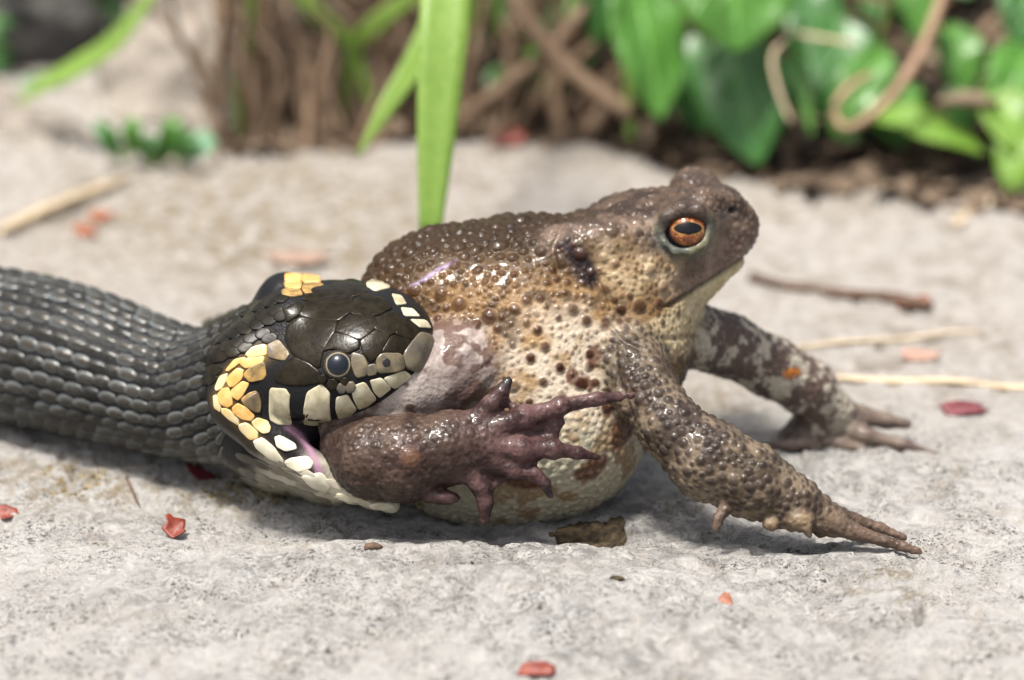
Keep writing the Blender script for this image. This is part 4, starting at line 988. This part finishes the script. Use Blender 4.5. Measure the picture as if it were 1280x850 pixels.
    for q, i in enumerate(order):
        g = region[i]; x, y = px[i], py[i]; u = rnd[q]
        tipc = (0.070, 0.027, 0.012); ts = 1.0; gap = 1.15
        if g == 'trunk':
            if y > 520 or (x > 760 and y > 430): r = 4.2+2.0*u; hh = 0.30; ts = 0.0; gap = 0.95
            elif hgt[i] < 25 or N[i, 2] > -0.2: r = 5+8*u**1.5; hh = 0.46; ts = 0.4; tipc = (0.028, 0.016, 0.010); gap = 0.98
            else: r = 3.0+8.5*u**1.9; hh = 0.54-0.02*r; gap = 1.10
        elif g == 'head':
            if y > np.interp(x, [740, 828, 880, 945, 960], [440, 386, 356, 314, 306])+2: r = 3.2+1.0*u; hh = 0.28; ts = 0.0; gap = 0.92
            elif x < 845 and y > 305: r = 3.2+6*u**2.4; hh = 0.42; ts = 0.6; gap = 1.08
            elif x > 845: r = 3.2+2.6*u; hh = 0.32; ts = 0.4; tipc = (0.16, 0.125, 0.105); gap = 1.0
            else: r = 4.0+7*u**1.7; hh = 0.36; ts = 0.35; tipc = (0.04, 0.028, 0.022); gap = 1.0
            if math.hypot(x-857, y-288) < 44 and w[i] < 30: continue
            if math.hypot(x-868, y-240) < 36 and w[i] > 100: hh *= 0.7
        elif g == 'narm': r = 3.6+4.2*u**1.4; hh = 0.45; ts = 0.8; tipc = (0.026, 0.019, 0.018); gap = 0.97
        elif g == 'nhand': r = 2.6+1.5*u; hh = 0.22; ts = 0.2; gap = 1.0
        elif g in ('farm',): r = 3.6+2.5*u; hh = 0.28; ts = 0.0; gap = 1.0
        elif g == 'foot': r = 3.2+2.6*u**1.5; hh = 0.30 if x < 540 else 0.2; ts = 0.3; tipc = (0.05, 0.032, 0.03); gap = 1.0
        elif g == 'toes': r = 2.8+1.2*u; hh = 0.10; ts = 0.0; gap = 1.1
        elif g == 'thigh': r = 3.0+1.5*u; hh = 0.07; ts = 0.0; gap = 1.2
        else: continue
        c = V[i]; key = tuple((c//CS).astype(int)); ok = True
        for a_ in (-1, 0, 1):
            for b_ in (-1, 0, 1):
                for d_ in (-1, 0, 1):
                    for (c2, r2) in cells.get((key[0]+a_, key[1]+b_, key[2]+d_), ()):
                        if (c2[0]-c[0])**2+(c2[1]-c[1])**2+(c2[2]-c[2])**2 < ((r+r2)*gap*0.92)**2: ok = False; break
                    if not ok: break
                if not ok: break
            if not ok: break
        if not ok: continue
        cells.setdefault(key, []).append((c, r)); placed.append((c, r, hh, tipc, ts*(0.6+0.45*rnd2[q])*(0.5 if (g == 'trunk' and r < 5.2) else 1.0)))
    for c, r, hh, tipc, ts in placed:
        fr = kd.find_range(c, r*1.5)
        ii = np.array([t[1] for t in fr]); dv = V[ii]-c; ax_ = RNG.normal(size=3); ax_ /= np.linalg.norm(ax_); stc = RNG.uniform(1.0, 1.4)
        dd = np.sqrt(np.maximum((dv*dv).sum(1)*RNG.uniform(1.0, 1.25)-(dv@ax_)**2*(1-1/stc**2), 0))/r*(1+0.16*nC[ii])
        prof = np.where(dd < 1, np.clip(1-dd**2, 0, 1)**0.85, 0)*hh*r - 0.05*r*np.exp(-((dd-1.1)/0.2)**2)
        prof = prof + 0.10*hh*r*np.exp(-(dd/0.22)**2)
        disp[ii] = np.where(np.abs(prof) > np.abs(disp[ii]), prof, disp[ii])
        if ts > 0:
            t = ((0.7*sstep(1.0, 0.45, dd)+0.3*sstep(1.5, 0.6, dd))*ts)[:, None]; C[ii] = C[ii]*(1-t)+np.array(tipc)*t
        else:
            t = (sstep(1.0, 0.4, dd)*0.12)[:, None]; C[ii] = C[ii]*(1-t)+np.minimum(C[ii]*1.5, 0.8)*t
    print('WARTS', len(placed), 'VERTS', len(V))
    disp *= 0.95
    # creases: mouth, armpit folds, neck folds
    def crease(line, depth, wid, cond=True):
        nonlocal disp
        d = dist_poly(XY, line); m = np.exp(-(d/wid)**2)*cond; disp = disp*(1-0.7*m)-depth*m; return m
    m = crease([(828, 387), (850, 374), (880, 356), (910, 337), (930, 324), (948, 312)], 4.5, 3.0, W['head'] > 0.3); C *= (1-0.55*m[:, None])
    for ln in ([(752, 345), (766, 385), (790, 410), (820, 425)], [(740, 350), (752, 395), (778, 425), (800, 436)], [(768, 400), (800, 418), (838, 424), (866, 420)], [(700, 285), (690, 310), (698, 340)], [(768, 430), (772, 470), (790, 520)]):
        crease(ln, 3.2, 3.5, (w < 60))
    crease([(905, 262), (917, 263)], 0, 1); pit = np.exp(-(((px-917)/4.5)**2+((py-263)/3.8)**2))*(w < 60); disp = disp*(1-pit)-8*pit
    disp = disp + (2.9-1.5*sstep(830, 880, px))*fbm(V, 17, 3, 151)*W['head']*sstep(40, 52, np.hypot(px-857, py-288)+200*(w > 40)) + 2.0*fbm(V, 13, 3, 153)*W['lid']
    disp = disp + 0.7*nC + 1.2*nB*(W['thigh']+W['foot']) + 0.7*np.sin((px*0.8+py*0.9+14*nA)/3.6)*W['thigh']*sstep(530, 580, px)
    P = V+N*disp[:, None]
    lum = C.mean(1, keepdims=True); C = lum+(C-lum)*1.15; C = C*0.76*(1-0.40*(W['foot']+W['toes'])[:, None])*(1-0.30*sstep(0.22, 0.08, lum)*W['trunk'][:, None])     # richer, slightly deeper pigment
    mk('body', P, Q, M_TOAD, toad, col=np.clip(C, 0.004, 0.9), flip=True)
build_toad()
def toad_eye_col(l):
    # l[:,1] up, l[:,2] sideways
    up, si, fr = l[:, 1], l[:, 2], l[:, 0]; r = np.hypot(up, si); n = fbm(l*np.array([6, 14, 14]), 2, 4, 5); n2 = fbm(l*20, 2, 3, 9)
    C = np.tile(np.array([0.17, 0.048, 0.016]), (len(l), 1)); g = sstep(0.0, 0.35, n+0.5*np.abs(up)-0.1)[:, None]; C = C*(1-g)+np.array([0.36, 0.15, 0.05])*g
    d = sstep(0.06, 0.4, n2+0.35*n)[:, None]*0.85; C = C*(1-d)+np.array([0.05, 0.015, 0.01])*d
    rim = sstep(0.72, 0.84, r)[:, None]; C = C*(1-rim)+np.array([0.01, 0.008, 0.01])*rim
    up2 = up+0.02; pup = np.abs(si/0.64)**1.7+np.abs(np.where(up2 < 0, up2/0.32, up2/0.26))**1.9
    edge = sstep(1.35, 1.10, pup)[:, None]*0.55; C = C*(1-edge)+np.array([0.42, 0.25, 0.07])*edge
    p = sstep(1.08, 0.98, pup)[:, None]; C = C*(1-p)+np.array([0.004, 0.004, 0.005])*p
    return np.where((fr > 0)[:, None], C, np.array([0.02, 0.02, 0.02]))
eyeball('eye', F(857, 288, -10), 27.5, (0.08, 0.12, -1.0), toad_eye_col, M_EYE, toad)
eyeball('eye', F(884, 240, 158), 20, (0.6, 0.1, 0.7), toad_eye_col, M_EYE, toad, 40, 24)
# wet slime material; the glare of the rump streak is painted into the skin
M_SLIME = NB('wet_slime'); M_SLIME.set(roughness=0.05); M_SLIME.b.inputs['Transmission Weight'].default_value = 0.9; M_SLIME.b.inputs['Base Color'].default_value = (0.75, 0.72, 0.85, 1); M_SLIME = M_SLIME.m

# ------------------------------------------------------------------ small things lying on the slab
RED = m_simple('red_bract', (0.19, 0.028, 0.011), (0.09, 0.013, 0.008), 0.5, 30, 0.4, 0.006, 0.4)
ORG = m_simple('orange_bract', (0.24, 0.075, 0.025), (0.14, 0.035, 0.015), 0.5, 30, 0.4, 0.006, 0.4)
MAG = m_simple('magenta_bit', (0.13, 0.02, 0.028), (0.08, 0.012, 0.016), 0.5, 30, 0.4, 0.006, 0.4)
BRK = m_simple('bark', (0.018, 0.013, 0.008), (0.085, 0.062, 0.033), 0.8, 60, 1.0, 0.016, 0.25)
BRN = m_simple('brown_bit', (0.12, 0.07, 0.045), (0.055, 0.035, 0.025), 0.7, 40, 0.6, 0.008, 0.3)
MOSS = m_simple('dry_moss', (0.17, 0.12, 0.03), (0.30, 0.22, 0.07), 0.85, 60, 0.6, 0.01, 0.2)
def flake(name, px, py, rx, ry, mat, label, cat, seed, spikes=0.35, curl=0.5, thick=2.0, group=None, ang=0.0):
    """a small crumpled piece of leaf lying on the rock: jagged outline, curled, two faces and an edge"""
    rg = np.random.default_rng(seed); c = og(px, py); k = 1+c[2]/DPX; n = 15; rim = []
    rad = 1+spikes*rg.uniform(-1, 0.8, n)*(0.6+0.4*np.sin(np.arange(n)*2.4+seed)); up = np.array([0, CT, -ST]); ex = np.array([1.0, 0, 0]); ey = np.array([0, ST, CT]); ca, sa = math.cos(ang), math.sin(ang)
    V = []; rings = (1.0, 0.72, 0.38); tilt = rg.uniform(0.35, 0.75)
    for side in (0, 1):
        for f in rings:
            for i in range(n):
                t = 2*math.pi*i/n; x0, y0 = rx*k*rad[i]*f*math.cos(t), ry*k*rad[i]*f*math.sin(t); x, y = x0*ca-y0*sa, x0*sa+y0*ca
                z = 1.5+curl*ry*k*(f*f*(0.5+0.5*math.sin(2*t+seed))+0.6*math.cos(t+seed)*f*0.5)+tilt*(y+ry*k)+rg.normal()*0.5
                V.append(c+ex*x+ey*y*0.9+up*(z-(thick if side else 0)))
        V.append(c+up*(1.5+tilt*ry*k-(thick if side else 0)))
    Q = []; m = len(rings); S = n*m+1
    for i in range(n):
        j = (i+1) % n
        for side in (0, 1):
            o = side*S
            for r in range(m-1): q = (o+r*n+i, o+r*n+j, o+(r+1)*n+j, o+(r+1)*n+i); Q.append(q if not side else q[::-1])
            q = (o+(m-1)*n+i, o+(m-1)*n+j, o+n*m); Q.append(q if not side else q[::-1])
        Q.append((j, i, S+i, S+j))
    return tag(mk(name, V, Q, mat, base=to_world(c)), label, cat, group)
flake('leaf_fragment', 219, 672, 15, 14, RED, 'jagged orange red leaf fragment standing on the slab left of centre', 'leaf fragment', 3, 0.55, 0.6)
flake('leaf_fragment', 8, 648, 16, 9, RED, 'dull red leaf fragment on the rock at the left edge', 'leaf fragment', 4, 0.3)
flake('leaf_fragment', 670, 844, 24, 8, RED, 'red leaf fragment cut by the bottom edge of the photo', 'leaf fragment', 5, 0.25)
flake('leaf_fragment', 906, 758, 9, 8, ORG, 'tiny orange leaf fragment on the slab below the near forefoot', 'leaf fragment', 6, 0.4)
flake('leaf_fragment', 250, 598, 22, 10, MAG, 'dark pink leaf fragment beside the snake\'s lower neck', 'leaf fragment', 7, 0.3, ang=-0.7)
flake('leaf_fragment', 126, 277, 17, 11, ORG, 'blurred orange leaf fragment far behind the snake, upper of two', 'leaf fragment', 8, 0.3)
flake('leaf_fragment', 107, 296, 14, 9, ORG, 'blurred orange leaf fragment far behind the snake, lower of two', 'leaf fragment', 9, 0.3)
flake('leaf_fragment', 1205, 518, 28, 8, MAG, 'dark red leaf sliver on the rock right of the far forefoot', 'leaf fragment', 10, 0.25)
flake('leaf_fragment', 634, 182, 26, 10, RED, 'blurred reddish leaf fragment at the foot of the bank', 'leaf fragment', 11, 0.3)
flake('leaf_fragment', 1140, 385, 20, 10, ORG, 'blurred rusty leaf fragment at the end of the dark twig', 'leaf fragment', 13, 0.3)
flake('leaf_fragment', 372, 330, 40, 12, m_simple('faded_leaf', (0.24, 0.165, 0.125), (0.18, 0.12, 0.09), 0.8, 20, 0.3), 'faded pinkish leaf fragment behind the snake\'s head', 'leaf fragment', 14, 0.3)
flake('leaf_fragment', 1150, 450, 26, 8, m_simple('faded_leaf_pink', (0.30, 0.18, 0.14), (0.25, 0.16, 0.12), 0.8, 20, 0.3), 'faded pink leaf fragment between the two fallen straws', 'leaf fragment', 15, 0.3)
def pebble(name, px, py, r, mat, label, cat, seed, group=None):
    shp_c = og(px, py, r[1]*0.4); shp = Shape([('s', 1, [Ell((0, 0, 0), r, I3, 10)])]); shp.g[0][2][0].c = shp_c
    V, Q = shp.mesh(2.6); V, N, Q = subdivide(V, Q, 1); V = V+N*(r[1]*0.5*fbm(V, r[0]*0.8, 4, seed))[:, None]
    return tag(mk(name, V, Q, mat, flip=True, base=to_world(shp_c)), label, cat, group)
pebble('bud_scale', 466, 684, (12, 6.5, 7), BRN, 'small brown bud scale on the slab below the snake\'s jaw', 'bud scale', 31)
pebble('grit', 771, 723, (10, 3.5, 6), BRK, 'tiny dark splinter on the slab below the bark flake', 'splinter', 32)
pebble('grit', 689, 668, (5, 4, 4), BRK, 'tiny dark crumb just left of the bark flake', 'crumb', 33)
pebble('grit', 590, 704, (3.5, 3, 3), BRK, 'tiny black crumb on the pale slab under the toad\'s belly', 'crumb', 34)
# dark flat piece of bark under the toad's chest
def bark():
    poly = chaikin([(700, 668), (716, 660), (738, 655), (762, 656), (776, 648), (788, 644), (787, 662), (788, 682), (772, 694), (768, 700), (745, 698), (722, 692), (706, 686)], 2); c = poly.mean(0); rg = np.random.default_rng(5)
    poly = poly+rg.normal(size=poly.shape)*1.3; V = []; n = len(poly)
    fr_ = (1.04, 1.0, 0.92, 0.8, 0.68, 0.56, 0.44, 0.32, 0.2, 0.1)
    b0 = on_ground(745, 670); UPV = np.array([0, CT, -ST])
    def lay(p, h): x = b0[0]+(p[0]-c[0])/PX; y = b0[1]-(p[1]-c[1])/PX/ST*0.62; return from_world(np.array([x, y, gzf(x, y)]))+UPV*h
    for f in fr_:
        for p in c+(poly-c)*f: V.append(lay(p, (-5 if f > 1 else 4.0)+rg.normal()*0.8))
    V.append(lay(c, 4.0)); Q = []; m = len(fr_)
    for r in range(m-1):
        for i in range(n): j = (i+1) % n; Q.append((r*n+i, r*n+j, (r+1)*n+j, (r+1)*n+i))
    for i in range(n): Q.append(((m-1)*n+i, (m-1)*n+(i+1) % n, m*n))
    tag(mk('bark_flake', V, Q, BRK, base=on_ground(*c)), 'flat dark brown bark flake on the slab under the toad\'s chest', 'bark')
bark()
def lying(name, pts, radii, mat, label, cat, group=None, lift=6, jitter=0.0):
    P = [og(x, y, lift) for x, y in pts]; return tag(tube(name, P, radii, mat, None, 8, 30, base=to_world(P[0]), jitter=jitter), label, cat, group)
lying('straw', [(985, 437), (1050, 428), (1130, 424), (1180, 416), (1226, 415)], [2.5, 3.5, 3.2, 3, 2], STRAW, 'pale fallen straw behind the far foreleg, upper and shorter one', 'straw', 'fallen straws')
lying('straw', [(1045, 472), (1110, 477), (1190, 477), (1250, 484), (1330, 485)], [4, 6, 5.5, 6, 5], STRAW, 'pale fallen straw right of the far foreleg, lower and thicker one', 'straw', 'fallen straws')
lying('straw', [(1195, 280), (1240, 254), (1300, 228)], [8, 11, 10], STRAW, 'blurred pale straw slanting up at the right edge below the plants', 'straw', 'fallen straws')
lying('twig', [(938, 346), (980, 356), (1050, 366), (1110, 372), (1165, 383)], [9, 7, 7, 10, 7], BRN, 'blurred dark twig lying right of the toad\'s chin', 'twig', None, 8, 0.12)
lying('twig', [(0, 290), (60, 262), (120, 238), (160, 222)], [9, 11, 10, 6], STRAW, 'blurred pale twig at the left edge above the snake', 'twig', None, 8, 0.1)
lying('moss_strand', [(158, 596), (166, 615), (174, 632)], [1.6, 1.8, 1.2], BRN, 'thin dark root thread on the rock below the snake\'s neck', 'root', None, 2)
# dry moss tufts in the hollows
def moss(px, py, rx, ry, n, seed, label):
    rg = np.random.default_rng(seed); V = []; Q = []
    for i in range(n):
        t, r = rg.uniform(0, 6.28), math.sqrt(rg.random()); c = og(px+rx*r*math.cos(t), py+ry*r*math.sin(t)); d = rg.normal(size=3); d[1] = abs(d[1])*0.5+0.3; d = d/np.linalg.norm(d)*rg.uniform(4, 10); s = np.cross(d, rg.normal(size=3)); s = s/np.linalg.norm(s)*rg.uniform(1.0, 2.0)
        k = len(V); V += [c-s, c+s, c+d*0.6+s*0.8, c+d*0.6-s*0.8, c+d]; Q += [(k, k+1, k+2, k+3), (k+3, k+2, k+4)]
    tag(mk('dry_moss', V, Q, MOSS), label, 'moss', kind='stuff')
moss(90, 600, 45, 22, 90, 1, 'scattered yellowish dry moss on the rock below the snake')
moss(320, 612, 70, 18, 150, 2, 'yellowish dry moss under the snake\'s lower jaw')
